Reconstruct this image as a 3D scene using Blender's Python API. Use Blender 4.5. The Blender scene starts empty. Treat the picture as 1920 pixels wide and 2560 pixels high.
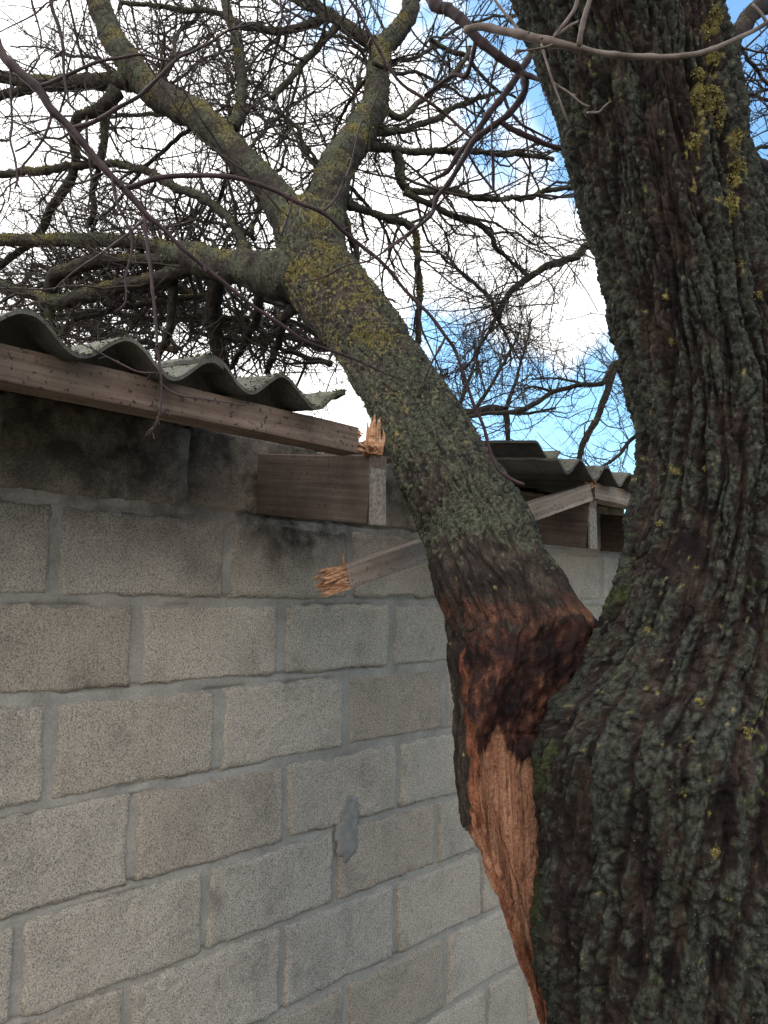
import bpy, math, random
import numpy as np
from mathutils import Vector, Matrix

# ------------------------------------------------------------------ camera, sky, sun, exposure
S = bpy.context.scene
F = 1934.0                      # focal length in pixels of the 1920 x 2560 photograph
CAMZ = 1.62
PITCH = math.atan(235.0 / F)
cam = bpy.data.cameras.new("camera")
cam_o = bpy.data.objects.new("camera", cam)
S.collection.objects.link(cam_o)
cam_o.location = (0, 0, CAMZ)
cam_o.rotation_euler = (math.pi / 2 + PITCH, 0, 0)
cam.sensor_fit = 'VERTICAL'
cam.sensor_height = 24.0
cam.lens = 24.0 * F / 2560.0
cam.clip_start = 0.02
cam.clip_end = 600
S.camera = cam_o
S.render.resolution_x, S.render.resolution_y = 768, 1024

SUN_EL, SUN_AZ = math.radians(42), math.radians(-40)     # azimuth from +Y towards +X
world = bpy.data.worlds.new("World")
S.world = world
world.use_nodes = True
wn, wl = world.node_tree.nodes, world.node_tree.links
wn.clear()
w_out = wn.new('ShaderNodeOutputWorld')
w_bg = wn.new('ShaderNodeBackground')
w_bg.inputs[1].default_value = 0.1
w_sky = wn.new('ShaderNodeTexSky')
w_sky.sky_type = 'NISHITA'
w_sky.sun_disc = False
w_sky.sun_elevation = SUN_EL
w_sky.sun_rotation = SUN_AZ
w_tc = wn.new('ShaderNodeTexCoord')
w_no = wn.new('ShaderNodeTexNoise')
w_no.inputs['Scale'].default_value = 3.2
w_no.inputs['Detail'].default_value = 4
w_no.inputs['Roughness'].default_value = 0.5
w_m1 = wn.new('ShaderNodeMath'); w_m1.operation = 'MULTIPLY'; w_m1.inputs[1].default_value = -0.8
w_m2 = wn.new('ShaderNodeMath'); w_m2.operation = 'ADD'
w_cr = wn.new('ShaderNodeValToRGB')
w_cr.color_ramp.elements[0].position = 0.05
w_cr.color_ramp.elements[1].position = 0.115
w_mix = wn.new('ShaderNodeMixRGB')
w_mix.inputs[2].default_value = (11.9, 11.7, 11.5, 1)     # cloud, brought to scale by the background strength
w_sm = wn.new('ShaderNodeMixRGB'); w_sm.blend_type = 'MULTIPLY'; w_sm.inputs[0].default_value = 1
w_sm.inputs[2].default_value = (1.0, 1.4, 1.55, 1)
w_off = wn.new('ShaderNodeVectorMath'); w_off.operation = 'ADD'
w_off.inputs[1].default_value = (9.4, 4.1, 2.6)      # which clouds
wl.new(w_tc.outputs['Generated'], w_off.inputs[0])
wl.new(w_off.outputs[0], w_no.inputs['Vector'])
w_dot = wn.new('ShaderNodeVectorMath'); w_dot.operation = 'DOT_PRODUCT'
w_dot.inputs[1].default_value = (0.85, 0.45, 0.20)
wl.new(w_tc.outputs['Generated'], w_dot.inputs[0])
wl.new(w_dot.outputs['Value'], w_m1.inputs[0])
wl.new(w_m1.outputs[0], w_m2.inputs[0])
wl.new(w_no.outputs[0], w_m2.inputs[1])
wl.new(w_m2.outputs[0], w_cr.inputs[0])
wl.new(w_sky.outputs[0], w_sm.inputs[1])
wl.new(w_cr.outputs[0], w_mix.inputs[0])
wl.new(w_sm.outputs[0], w_mix.inputs[1])
wl.new(w_mix.outputs[0], w_bg.inputs[0])
wl.new(w_bg.outputs[0], w_out.inputs[0])

sun = bpy.data.lights.new("sun", 'SUN')
sun.energy = 0.9
sun.angle = math.radians(14)
sun.color = (1.0, 0.95, 0.88)
sun_o = bpy.data.objects.new("sun", sun)
S.collection.objects.link(sun_o)
sd = Vector((math.sin(SUN_AZ) * math.cos(SUN_EL), math.cos(SUN_AZ) * math.cos(SUN_EL), math.sin(SUN_EL)))
sun_o.rotation_euler = (-sd).to_track_quat('-Z', 'Y').to_euler()
sun_o.location = (0, 0, 20)
S.view_settings.view_transform = 'Standard'
S.view_settings.look = 'None'
S.view_settings.exposure = 0.8
S.view_settings.gamma = 1.0
S.cycles.max_bounces = 5
S.cycles.diffuse_bounces = 3
S.cycles.glossy_bounces = 2
S.cycles.use_adaptive_sampling = True
S.cycles.adaptive_threshold = 0.02

# ------------------------------------------------------------------ helpers
rng = np.random.default_rng(7)
random.seed(7)
UP = np.array([0, -math.sin(PITCH), math.cos(PITCH)])
FW = np.array([0, math.cos(PITCH), math.sin(PITCH)])
CAM = np.array([0, 0, CAMZ])


def ray(px, py):
    return np.array([1.0, 0, 0]) * ((px - 960) / F) + UP * ((1280 - py) / F) + FW


def P(px, py, Y):
    """point of the place seen at a photograph pixel, Y metres ahead of the camera"""
    r = ray(px, py)
    return CAM + r * (Y / r[1])


def project(v):
    q = v - CAM
    z = q @ FW
    return 960 + F * q[:, 0] / z, 1280 - F * (q @ UP) / z


# wall frame: along T, outward N, s measured from O
AZ = math.radians(43.4)
T = np.array([math.sin(AZ), math.cos(AZ), 0])
N = np.array([math.cos(AZ), -math.sin(AZ), 0])
O = np.array([-0.71, 1.43, 0])


def WP(s, d, h):
    """s along the wall, d out of it, h above the eye line (arrays allowed)"""
    s, d, h = np.broadcast_arrays(np.asarray(s, float), np.asarray(d, float), np.asarray(h, float))
    return O + s[..., None] * T + d[..., None] * N + (h[..., None] + CAMZ) * np.array([0, 0, 1.0])


def wall_at(px, py, d=0.0):
    r = ray(px, py)
    t = ((O + d * N - CAM) @ N) / (r @ N)
    p = CAM + r * t
    return (p - O) @ T, p[2] - CAMZ


# gradient noise
_p = np.random.default_rng(11).permutation(256)
_perm = np.concatenate([_p, _p, _p])
_g = np.random.default_rng(12).normal(size=(256, 3))
_g /= np.linalg.norm(_g, axis=1)[:, None]


_gx, _gy, _gz = [np.ascontiguousarray(_g[:, i], dtype=np.float32) for i in range(3)]
_perm = _perm.astype(np.int32)


def pn(x, y, z):
    x, y, z = np.broadcast_arrays(np.asarray(x, np.float32), np.asarray(y, np.float32), np.asarray(z, np.float32))
    x0, y0, z0 = np.floor(x), np.floor(y), np.floor(z)
    fx, fy, fz = x - x0, y - y0, z - z0
    u, v, w = [f * f * f * (f * (f * 6 - 15) + 10) for f in (fx, fy, fz)]
    xi, yi, zi = [a.astype(np.int32) & 255 for a in (x0, y0, z0)]
    out = np.zeros(x.shape, np.float32)
    for i in (0, 1):
        hi = _perm.take(xi + i)
        wx = u if i else 1 - u
        for j in (0, 1):
            hj = _perm.take(hi + yi + j)
            wxy = wx * (v if j else 1 - v)
            for k in (0, 1):
                h = _perm.take(hj + zi + k)
                d = _gx.take(h) * (fx - i) + _gy.take(h) * (fy - j) + _gz.take(h) * (fz - k)
                out += d * wxy * (w if k else 1 - w)
    return out * np.float32(1.5)


def fbm(x, y, z, o=4):
    a, t = 1.0, 0
    for i in range(o):
        t = t + a * pn(x + 17.3 * i, y - 9.1 * i, z + 5.7 * i)
        x, y, z, a = x * 2.03, y * 2.03, z * 2.03, a * 0.5
    return t


def worley(x, y, z):
    x, y, z = [np.asarray(a, np.float32) for a in (x, y, z)]
    x0, y0, z0 = np.floor(x), np.floor(y), np.floor(z)
    fx, fy, fz = x - x0, y - y0, z - z0
    xi, yi, zi = [a.astype(np.int32) for a in (x0, y0, z0)]
    best = np.full(x.shape, 9.0, np.float32)
    for i in (-1, 0, 1):
        hi = _perm.take((xi + i) & 255)
        for j in (-1, 0, 1):
            hj = _perm.take(hi + ((yi + j) & 255))
            for k in (-1, 0, 1):
                h = _perm.take(hj + ((zi + k) & 255))
                d = (i + _gx.take(h) * 0.5 + 0.5 - fx) ** 2 + (j + _gy.take(h) * 0.5 + 0.5 - fy) ** 2 + (k + _gz.take(h) * 0.5 + 0.5 - fz) ** 2
                np.minimum(best, d, out=best)
    return np.sqrt(best)


def sstep(a, b, x):
    t = np.clip((x - a) / (b - a), 0, 1)
    return t * t * (3 - 2 * t)


ORG = {}
WM = {}          # world matrices of turned parts


def link(o, parent, at):
    at = np.asarray(at, float)
    S.collection.objects.link(o)
    ORG[o] = at
    if parent is not None:
        o.parent = parent
        if parent in WM:
            o.matrix_local = WM[parent].inverted() @ Matrix.Translation(tuple(at))
        else:
            o.location = tuple(at - ORG[parent])
    else:
        o.location = tuple(at)
    return o


def thing(name, at, label, cat, group=None):
    o = bpy.data.objects.new(name, None)
    o.empty_display_size = 0.2
    link(o, None, at)
    o['label'] = label
    o['category'] = cat
    if group:
        o['group'] = group
    return o


def mesh_from(name, V, faces, smooth=True, attrs=None, cols=None, sharp=None):
    """V (n,3); faces list of (m,k) index arrays"""
    me = bpy.data.meshes.new(name)
    V = np.ascontiguousarray(V, dtype=np.float32)
    me.vertices.add(len(V))
    me.vertices.foreach_set('co', V.ravel())
    faces = [np.asarray(f, dtype=np.int32) for f in faces if len(f)]
    loops = np.concatenate([f.ravel() for f in faces])
    tot = np.concatenate([np.full(len(f), f.shape[1], np.int32) for f in faces])
    start = np.concatenate([[0], np.cumsum(tot)[:-1]]).astype(np.int32)
    me.loops.add(len(loops))
    me.loops.foreach_set('vertex_index', loops)
    me.polygons.add(len(tot))
    me.polygons.foreach_set('loop_start', start)
    me.polygons.foreach_set('loop_total', tot)
    me.polygons.foreach_set('use_smooth', np.full(len(tot), smooth, dtype=bool))
    for k, a in (attrs or {}).items():
        a = np.ascontiguousarray(a, dtype=np.float32)
        if a.ndim == 2:
            at = me.attributes.new(k, 'FLOAT_COLOR', 'POINT')
            at.data.foreach_set('color', np.ascontiguousarray(np.hstack([a, np.ones((len(a), 1), np.float32)])).ravel())
        else:
            at = me.attributes.new(k, 'FLOAT', 'POINT')
            at.data.foreach_set('value', a)
    me.update(calc_edges=True)
    me.validate()
    return me


def part(name, V, faces, mat, parent, at=None, smooth=True, attrs=None, kind=None, label=None):
    at = ORG[parent] if at is None else np.asarray(at, float)
    me = mesh_from(name, np.asarray(V) - at, faces, smooth, attrs)
    me.materials.append(mat)
    o = bpy.data.objects.new(name, me)
    link(o, parent, at)
    if kind:
        o['kind'] = kind
    if label:
        o['label'] = label
    return o


def grid_faces(nu, nv, wrap=False, off=0):
    """faces of a (nv rows, nu columns) vertex grid"""
    j = np.arange(nv - 1)[:, None]
    i = np.arange(nu if wrap else nu - 1)[None, :]
    i2 = (i + 1) % nu
    a = j * nu + i; b = j * nu + i2; c = (j + 1) * nu + i2; d = (j + 1) * nu + i
    return np.stack(np.broadcast_arrays(a, b, c, d), -1).reshape(-1, 4) + off


def catmull(pts, step=None, n=None):
    """dense Catmull-Rom through rows of pts (any number of columns, first 3 = position)"""
    pts = np.asarray(pts, float)
    a = np.vstack([2 * pts[0] - pts[1], pts, 2 * pts[-1] - pts[-2]])
    seg = np.linalg.norm(np.diff(pts[:, :3], axis=0), axis=1)
    out = []
    for i in range(len(pts) - 1):
        m = max(2, int(round(seg[i] / step))) if step else n
        t = (np.arange(m) / m)[:, None]
        p0, p1, p2, p3 = a[i], a[i + 1], a[i + 2], a[i + 3]
        out.append(0.5 * (2 * p1 + (p2 - p0) * t + (2 * p0 - 5 * p1 + 4 * p2 - p3) * t ** 2 + (3 * p1 - p0 - 3 * p2 + p3) * t ** 3))
    out.append(pts[-1:])
    return np.vstack(out)


def frames(c):
    tg = np.gradient(c, axis=0)
    tg /= np.linalg.norm(tg, axis=1)[:, None]
    u = np.zeros_like(c)
    ref = np.array([0.0, -1, 0.05]) if abs(tg[0][1]) < 0.9 else np.array([0.0, 0, 1])
    for i in range(len(c)):
        r = ref - tg[i] * (ref @ tg[i])
        r /= np.linalg.norm(r)
        u[i] = r
        ref = r
    v = np.cross(tg, u)
    return tg, u, v


def px_path(rows):
    """rows (px, py, Y, half width in px) -> rows (x, y, z, r)"""
    out = []
    for px, py, Y, w in rows:
        p = P(px, py, Y)
        out.append(list(p) + [w / F * ((p - CAM) @ FW)])
    return np.array(out)


# ------------------------------------------------------------------ materials
def new_mat(name):
    m = bpy.data.materials.new(name)
    m.use_nodes = True
    nt = m.node_tree
    b = nt.nodes['Principled BSDF']
    b.inputs['Roughness'].default_value = 0.9
    b.inputs['Specular IOR Level'].default_value = 0.25
    return m, nt.nodes, nt.links, b


def n_noise(n, l, vec, scale, detail=4, rough=0.55):
    t = n.new('ShaderNodeTexNoise')
    t.inputs['Scale'].default_value = scale
    t.inputs['Detail'].default_value = detail
    t.inputs['Roughness'].default_value = rough
    if vec is not None:
        l.new(vec, t.inputs['Vector'])
    return t.outputs[0]


def n_vor(n, l, vec, scale, feature='F1', out=0):
    t = n.new('ShaderNodeTexVoronoi')
    t.feature = feature
    t.inputs['Scale'].default_value = scale
    l.new(vec, t.inputs['Vector'])
    return t.outputs[out]


def n_ramp(n, l, fac, stops):
    r = n.new('ShaderNodeValToRGB')
    e = r.color_ramp.elements
    while len(e) < len(stops):
        e.new(0.5)
    for k, (p, c) in enumerate(stops):
        e[k].position = p
        e[k].color = (c, c, c, 1) if isinstance(c, (int, float)) else (*c, 1)
    l.new(fac, r.inputs[0])
    return r.outputs[0]


def n_mix(n, l, fac, a, b, mode='MIX'):
    m = n.new('ShaderNodeMixRGB')
    m.blend_type = mode
    for k, v in ((0, fac), (1, a), (2, b)):
        if isinstance(v, (int, float)):
            m.inputs[k].default_value = v
        elif isinstance(v, tuple):
            m.inputs[k].default_value = (*v, 1)
        else:
            l.new(v, m.inputs[k])
    return m.outputs[0]


def n_math(n, l, op, a, b=0.0):
    m = n.new('ShaderNodeMath')
    m.operation = op
    for k, v in ((0, a), (1, b)):
        if isinstance(v, (int, float)):
            m.inputs[k].default_value = v
        else:
            l.new(v, m.inputs[k])
    return m.outputs[0]


def n_bump(n, l, b, height, strength, dist):
    bp = n.new('ShaderNodeBump')
    bp.inputs['Strength'].default_value = strength
    bp.inputs['Distance'].default_value = dist
    l.new(height, bp.inputs['Height'])
    l.new(bp.outputs[0], b.inputs['Normal'])


def n_attr(n, name):
    a = n.new('ShaderNodeAttribute')
    a.attribute_name = name
    return a.outputs['Fac']


def n_vec(n, l, scale=(1, 1, 1), rnd=False):
    tc = n.new('ShaderNodeTexCoord')
    v = tc.outputs['Object']
    if rnd:
        oi = n.new('ShaderNodeObjectInfo')
        ml = n.new('ShaderNodeVectorMath'); ml.operation = 'SCALE'
        ml.inputs[0].default_value = (37, 53, 71)
        l.new(oi.outputs['Random'], ml.inputs['Scale'])
        ad = n.new('ShaderNodeVectorMath'); ad.operation = 'ADD'
        l.new(v, ad.inputs[0]); l.new(ml.outputs[0], ad.inputs[1])
        v = ad.outputs[0]
    if scale != (1, 1, 1):
        mp = n.new('ShaderNodeVectorMath'); mp.operation = 'MULTIPLY'
        mp.inputs[1].default_value = scale
        l.new(v, mp.inputs[0])
        v = mp.outputs[0]
    return v


# --- concrete block
MAT_BLOCK, n, l, b = new_mat("concrete_block")
v = n_vec(n, l, rnd=True)
oi = n.new('ShaderNodeObjectInfo').outputs['Random']
tint = n_ramp(n, l, oi, [(0, (0.46, 0.395, 0.325)), (0.25, (0.55, 0.495, 0.42)), (0.5, (0.51, 0.465, 0.405)), (0.75, (0.59, 0.525, 0.44)), (1, (0.47, 0.40, 0.33))])
big = n_ramp(n, l, n_noise(n, l, v, 9, 4, 0.6), [(0.3, 0.80), (0.5, 1.0), (0.7, 1.08)])
c = n_mix(n, l, 1.0, tint, big, 'MULTIPLY')
gr = n_noise(n, l, v, 310, 3, 0.8)
c = n_mix(n, l, 0.85, c, n_ramp(n, l, gr, [(0.38, 0.30), (0.47, 0.90), (0.60, 1.42)]), 'MULTIPLY')
pit = n_vor(n, l, v, 150)
pitm = n_ramp(n, l, n_noise(n, l, v, 150, 3, 0.7), [(0.26, 0.25), (0.38, 1.0)])
c = n_mix(n, l, n_math(n, l, 'SUBTRACT', 1.0, pitm), c, (0.13, 0.115, 0.10))
peb = n_ramp(n, l, pit, [(0.16, 1.0), (0.30, 0.0)])
c = n_mix(n, l, n_math(n, l, 'MULTIPLY', peb, n_ramp(n, l, oi, [(0.2, 0.35), (0.7, 0.75), (0.9, 0.3)])), c, (0.72, 0.63, 0.52))
st = n_ramp(n, l, n_noise(n, l, v, 5.5, 5, 0.65), [(0.60, 0.0), (0.74, 0.5)])
c = n_mix(n, l, st, c, (0.13, 0.12, 0.11))
soot_and_shade = n_attr(n, 'soot_and_shade')
soot_and_shade_n = n_math(n, l, 'MULTIPLY', soot_and_shade, n_ramp(n, l, n_noise(n, l, v, 13, 4, 0.7), [(0.34, 0.45), (0.60, 1.0)]))
c = n_mix(n, l, soot_and_shade_n, c, (0.062, 0.054, 0.046))  # sooty stain, with the shade under the eaves painted into it
l.new(c, b.inputs['Base Color'])
b.inputs['Roughness'].default_value = 0.95
hh = gr
n_bump(n, l, b, hh, 1.0, 0.006)

# --- mortar
MAT_MORTAR, n, l, b = new_mat("mortar")
v = n_vec(n, l)
c = n_ramp(n, l, n_noise(n, l, v, 9, 5, 0.6), [(0.3, (0.24, 0.228, 0.205)), (0.5, (0.32, 0.305, 0.275)), (0.75, (0.41, 0.388, 0.345))])
c = n_mix(n, l, 0.6, c, n_ramp(n, l, n_noise(n, l, v, 180, 3, 0.6), [(0.35, 0.72), (0.6, 1.1)]), 'MULTIPLY')
c = n_mix(n, l, n_math(n, l, 'MULTIPLY', n_attr(n, 'soot_and_shade'), n_ramp(n, l, n_noise(n, l, v, 11, 5, 0.7), [(0.38, 0.1), (0.62, 1.0)])), c, (0.05, 0.047, 0.045))  # same mix on the mortar: stain plus painted eave shade
l.new(c, b.inputs['Base Color'])
n_bump(n, l, b, n_noise(n, l, v, 90, 4, 0.6), 0.5, 0.003)

MAT_PATCH, n, l, b = new_mat("wet_cement_patch")
v = n_vec(n, l)
c = n_ramp(n, l, n_noise(n, l, v, 40, 4, 0.6), [(0.3, (0.19, 0.182, 0.17)), (0.7, (0.29, 0.28, 0.262))])
l.new(c, b.inputs['Base Color'])
n_bump(n, l, b, n_noise(n, l, v, 60, 3), 0.5, 0.003)


# --- sawn timber; grain runs along object X
def timber(name, lo, mid, hi, stain=0.4):
    m, n, l, b = new_mat(name)
    v = n_vec(n, l, (2.2, 95, 95), rnd=True)
    v2 = n_vec(n, l, rnd=True)
    g = n_noise(n, l, v, 1.0, 5, 0.6)
    c = n_ramp(n, l, g, [(0.3, lo), (0.5, mid), (0.68, hi)])
    c = n_mix(n, l, 1.0, c, n_ramp(n, l, n_noise(n, l, v2, 6, 5, 0.6), [(0.3, 0.6), (0.65, 1.15)]), 'MULTIPLY')
    c = n_mix(n, l, n_math(n, l, 'MULTIPLY', n_ramp(n, l, n_noise(n, l, v2, 14, 6, 0.7), [(0.52, 0.0), (0.68, 1.0)]), stain), c, (0.05, 0.04, 0.036))
    spk = n_ramp(n, l, n_noise(n, l, v2, 130, 2, 0.5), [(0.63, 0.0), (0.68, 0.8)])
    c = n_mix(n, l, spk, c, (0.03, 0.025, 0.022))
    l.new(c, b.inputs['Base Color'])
    n_bump(n, l, b, n_math(n, l, 'SUBTRACT', g, n_math(n, l, 'MULTIPLY', spk, -0.3)), 0.5, 0.003)
    return m


MAT_BATTEN = timber("weathered_batten", (0.14, 0.094, 0.072), (0.232, 0.167, 0.134), (0.30, 0.228, 0.187))
MAT_RAFTER = timber("rafter_timber", (0.10, 0.072, 0.06), (0.155, 0.117, 0.10), (0.205, 0.162, 0.14))
MAT_BATTEN_PALE = timber("pale_batten", (0.25, 0.19, 0.155), (0.37, 0.30, 0.255), (0.46, 0.39, 0.34), 0.35)

MAT_ENDGRAIN, n, l, b = new_mat("grey_end_grain")
v = n_vec(n, l, rnd=True)
c = n_ramp(n, l, n_noise(n, l, v, 120, 4, 0.7), [(0.35, (0.13, 0.115, 0.10)), (0.6, (0.30, 0.275, 0.245))])
l.new(c, b.inputs['Base Color'])
n_bump(n, l, b, n_noise(n, l, v, 200, 3), 0.6, 0.003)

MAT_SPLINTER, n, l, b = new_mat("fresh_broken_pine")
v = n_vec(n, l, (14, 150, 150), rnd=True)
c = n_ramp(n, l, n_noise(n, l, v, 1.0, 4, 0.65), [(0.32, (0.24, 0.10, 0.05)), (0.5, (0.50, 0.27, 0.155)), (0.68, (0.68, 0.46, 0.31))])
l.new(c, b.inputs['Base Color'])

# --- corrugated fibre cement
MAT_SHEET, n, l, b = new_mat("fibre_cement_sheet")
v = n_vec(n, l)
c = n_ramp(n, l, n_noise(n, l, v, 11, 6, 0.65), [(0.3, (0.06, 0.057, 0.05)), (0.55, (0.115, 0.11, 0.097)), (0.75, (0.18, 0.172, 0.152))])
c = n_mix(n, l, 0.6, c, n_ramp(n, l, n_noise(n, l, v, 170, 3, 0.6), [(0.35, 0.6), (0.6, 1.15)]), 'MULTIPLY')
geo = n.new('ShaderNodeNewGeometry')
sx = n.new('ShaderNodeSeparateXYZ'); l.new(geo.outputs['Normal'], sx.inputs[0])
upf = n_ramp(n, l, sx.outputs[2], [(0.45, 0.0), (0.8, 1.0)])
mo = n_math(n, l, 'MULTIPLY', upf, n_ramp(n, l, n_noise(n, l, v, 24, 5, 0.65), [(0.44, 0.0), (0.60, 0.75)]))
c = n_mix(n, l, mo, c, n_ramp(n, l, n_noise(n, l, v, 60, 3), [(0.35, (0.07, 0.08, 0.042)), (0.65, (0.20, 0.21, 0.15))]))
l.new(c, b.inputs['Base Color'])
n_bump(n, l, b, n_noise(n, l, v, 130, 5, 0.65), 0.6, 0.004)


# --- bark
def bark(name, dark, mid, lichen_a, lichen_b):
    m, n, l, b = new_mat(name)
    v = n_vec(n, l)
    fine = n_noise(n, l, v, 160, 4, 0.65)
    med = n_noise(n, l, v, 38, 4, 0.6)
    c = n_ramp(n, l, med, [(0.33, dark), (0.66, mid)])
    c = n_mix(n, l, 0.8, c, n_ramp(n, l, fine, [(0.33, 0.5), (0.62, 1.35)]), 'MULTIPLY')
    brk = n_math(n, l, 'MULTIPLY', n_math(n, l, 'SUBTRACT', n_noise(n, l, v, 95, 4, 0.7), 0.5), 1.5)
    lf = n_ramp(n, l, n_math(n, l, 'ADD', n_attr(n, 'lichen'), brk), [(0.45, 0.0), (0.62, 1.0)])
    lc = n_ramp(n, l, n_noise(n, l, v, 210, 3, 0.7), [(0.32, lichen_a), (0.66, lichen_b)])
    c = n_mix(n, l, n_math(n, l, 'MULTIPLY', lf, 0.85), c, lc)
    mf = n_ramp(n, l, n_math(n, l, 'ADD', n_attr(n, 'moss'), brk), [(0.5, 0.0), (0.7, 0.85)])
    c = n_mix(n, l, mf, c, n_ramp(n, l, fine, [(0.35, (0.028, 0.034, 0.012)), (0.65, (0.078, 0.085, 0.034))]))
    yf = n_ramp(n, l, n_math(n, l, 'ADD', n_attr(n, 'yellow'), brk), [(0.42, 0.0), (0.72, 1.0)])
    yc = n_ramp(n, l, n_noise(n, l, v, 190, 3, 0.7), [(0.33, (0.06, 0.054, 0.018)), (0.52, (0.16, 0.135, 0.042)), (0.7, (0.26, 0.215, 0.07))])
    c = n_mix(n, l, n_math(n, l, 'MULTIPLY', yf, 0.9), c, yc)
    bp = fine
    l.new(c, b.inputs['Base Color'])
    n_bump(n, l, b, bp, 0.6, 0.004)
    return m


MAT_TRUNK = bark("trunk_bark", (0.012, 0.009, 0.008), (0.045, 0.031, 0.026), (0.020, 0.026, 0.020), (0.085, 0.10, 0.082))
MAT_BRANCH = bark("branch_bark", (0.018, 0.015, 0.012), (0.055, 0.045, 0.036), (0.04, 0.047, 0.03), (0.125, 0.135, 0.09))


def bark_albedo_mat(name):
    m, n, l, b = new_mat(name)
    v = n_vec(n, l)
    a = n.new('ShaderNodeAttribute'); a.attribute_name = 'albedo'
    f = n_noise(n, l, v, 240, 2, 0.6)
    l.new(n_mix(n, l, 0.75, a.outputs['Color'], n_ramp(n, l, f, [(0.32, 0.55), (0.66, 1.45)]), 'MULTIPLY'), b.inputs['Base Color'])
    n_bump(n, l, b, f, 0.7, 0.004)
    return m


MAT_BARKV = bark_albedo_mat("furrowed_bark")
MAT_LIMBV = bark_albedo_mat("limb_bark_and_torn_wood")


def ramp3(t, stops):
    xs = [q[0] for q in stops]
    return np.stack([np.interp(t, xs, [q[1][i] for q in stops]) for i in range(3)], -1)


def lerp(a, b, f):
    return a + (b - a) * np.clip(f, 0, 1)[..., None]


def bark_albedo(fl, pal):
    """surface colour of bark, lichen and moss at every vertex"""
    p = fl['base']
    x, y, z = p[..., 0], p[..., 1], p[..., 2]
    f1 = fbm(x * 150, y * 150, z * 110, 3)
    f2 = fbm(x * 34, y * 34, z * 13, 4)
    f3 = fbm(x * 85 + 7, y * 85, z * 70, 3)
    c = ramp3(f2 + 0.45 * f1, [(-0.7, pal[0]), (0.05, pal[1]), (0.75, pal[2])])
    lf = sstep(0.34, 0.66, fl['lichen'] + 0.42 * f3 + 0.22 * f1)
    c = lerp(c, ramp3(f1 + 0.3 * f3, [(-0.6, pal[3]), (0.7, pal[4])]), 0.9 * lf)
    mf = sstep(0.5, 0.8, fl['moss'] + 0.4 * f3)
    c = lerp(c, ramp3(f1, [(-0.6, (0.016, 0.022, 0.008)), (0.7, (0.065, 0.078, 0.026))]), 0.85 * mf)
    yf = sstep(0.40, 0.72, fl['yellow'] + 0.55 * f3 + 0.25 * f1)
    c = lerp(c, ramp3(f1 + 0.4 * f3, [(-0.7, (0.055, 0.048, 0.016)), (0.1, (0.15, 0.125, 0.038)), (0.8, (0.27, 0.22, 0.07))]), 0.9 * yf)
    return c


def extc(a):
    a = a.reshape(-1, 3)
    return np.vstack([a, a[:1], a[-1:]])


def flake_mat(name, a, bb):
    m, n, l, b = new_mat(name)
    v = n_vec(n, l)
    c = n_ramp(n, l, n_attr(n, 'tone'), [(0.0, a), (1.0, bb)])
    l.new(c, b.inputs['Base Color'])
    return m


MAT_FLAKE = flake_mat("grey_green_lichen", (0.03, 0.036, 0.024), (0.15, 0.162, 0.115))
MAT_FLAKE_T = flake_mat("trunk_lichen", (0.011, 0.014, 0.010), (0.105, 0.116, 0.094))
MAT_FLAKE_Y = flake_mat("yellow_lichen", (0.10, 0.09, 0.03), (0.33, 0.275, 0.095))
MAT_MOSS = flake_mat("roof_moss", (0.05, 0.062, 0.02), (0.24, 0.25, 0.15))


def twig_mat(name, a, bb, rough=0.7):
    m, n, l, b = new_mat(name)
    v = n_vec(n, l)
    c = n_ramp(n, l, n_noise(n, l, v, 30, 4, 0.6), [(0.33, a), (0.66, bb)])
    l.new(c, b.inputs['Base Color'])
    b.inputs['Roughness'].default_value = rough
    return m


MAT_TWIG = twig_mat("twig_bark", (0.022, 0.017, 0.015), (0.075, 0.058, 0.046))
MAT_TWIG_FAR = twig_mat("far_twig_bark", (0.035, 0.03, 0.03), (0.085, 0.072, 0.065))
MAT_SHOOT = twig_mat("purple_brown_shoot", (0.02, 0.012, 0.014), (0.065, 0.038, 0.04), 0.6)
MAT_PALE = twig_mat("pale_grey_shoot", (0.06, 0.04, 0.033), (0.20, 0.165, 0.145), 0.65)
MAT_FIBRE = twig_mat("torn_bark_fibre", (0.16, 0.06, 0.03), (0.32, 0.14, 0.07))

MAT_GROUND, n, l, b = new_mat("bare_soil_with_grass")
v = n_vec(n, l)
c = n_ramp(n, l, n_noise(n, l, v, 2.5, 7, 0.65), [(0.35, (0.075, 0.06, 0.045)), (0.5, (0.12, 0.10, 0.075)), (0.62, (0.06, 0.075, 0.03))])
l.new(c, b.inputs['Base Color'])
n_bump(n, l, b, n_noise(n, l, v, 12, 6), 0.8, 0.03)

# ------------------------------------------------------------------ ground
g_n = 90
gx = np.sign(np.linspace(-1, 1, g_n)) * np.abs(np.linspace(-1, 1, g_n)) ** 2.2 * 200
GX, GY = np.meshgrid(gx, gx)
GZ = 0.03 * fbm(GX * 0.6, GY * 0.6, GX * 0) - 0.02
me = mesh_from("ground", np.stack([GX.ravel(), GY.ravel(), GZ.ravel()], 1), [grid_faces(g_n, g_n)])
me.materials.append(MAT_GROUND)
gr_o = bpy.data.objects.new("ground", me)
link(gr_o, None, (0, 0, 0))
gr_o['kind'] = 'structure'
gr_o['label'] = 'bare soil with short grass'

# ------------------------------------------------------------------ shed
shed = thing("shed", WP(0.9, -0.8, -CAMZ), "grey concrete block shed with corrugated roof, eaves broken under the fallen limb", "shed")
S_END = wall_at(1562, 1275)[0]          # right corner of the front wall
S_LEFT = -1.35
WALL_D = 0.19                            # thickness

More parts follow.
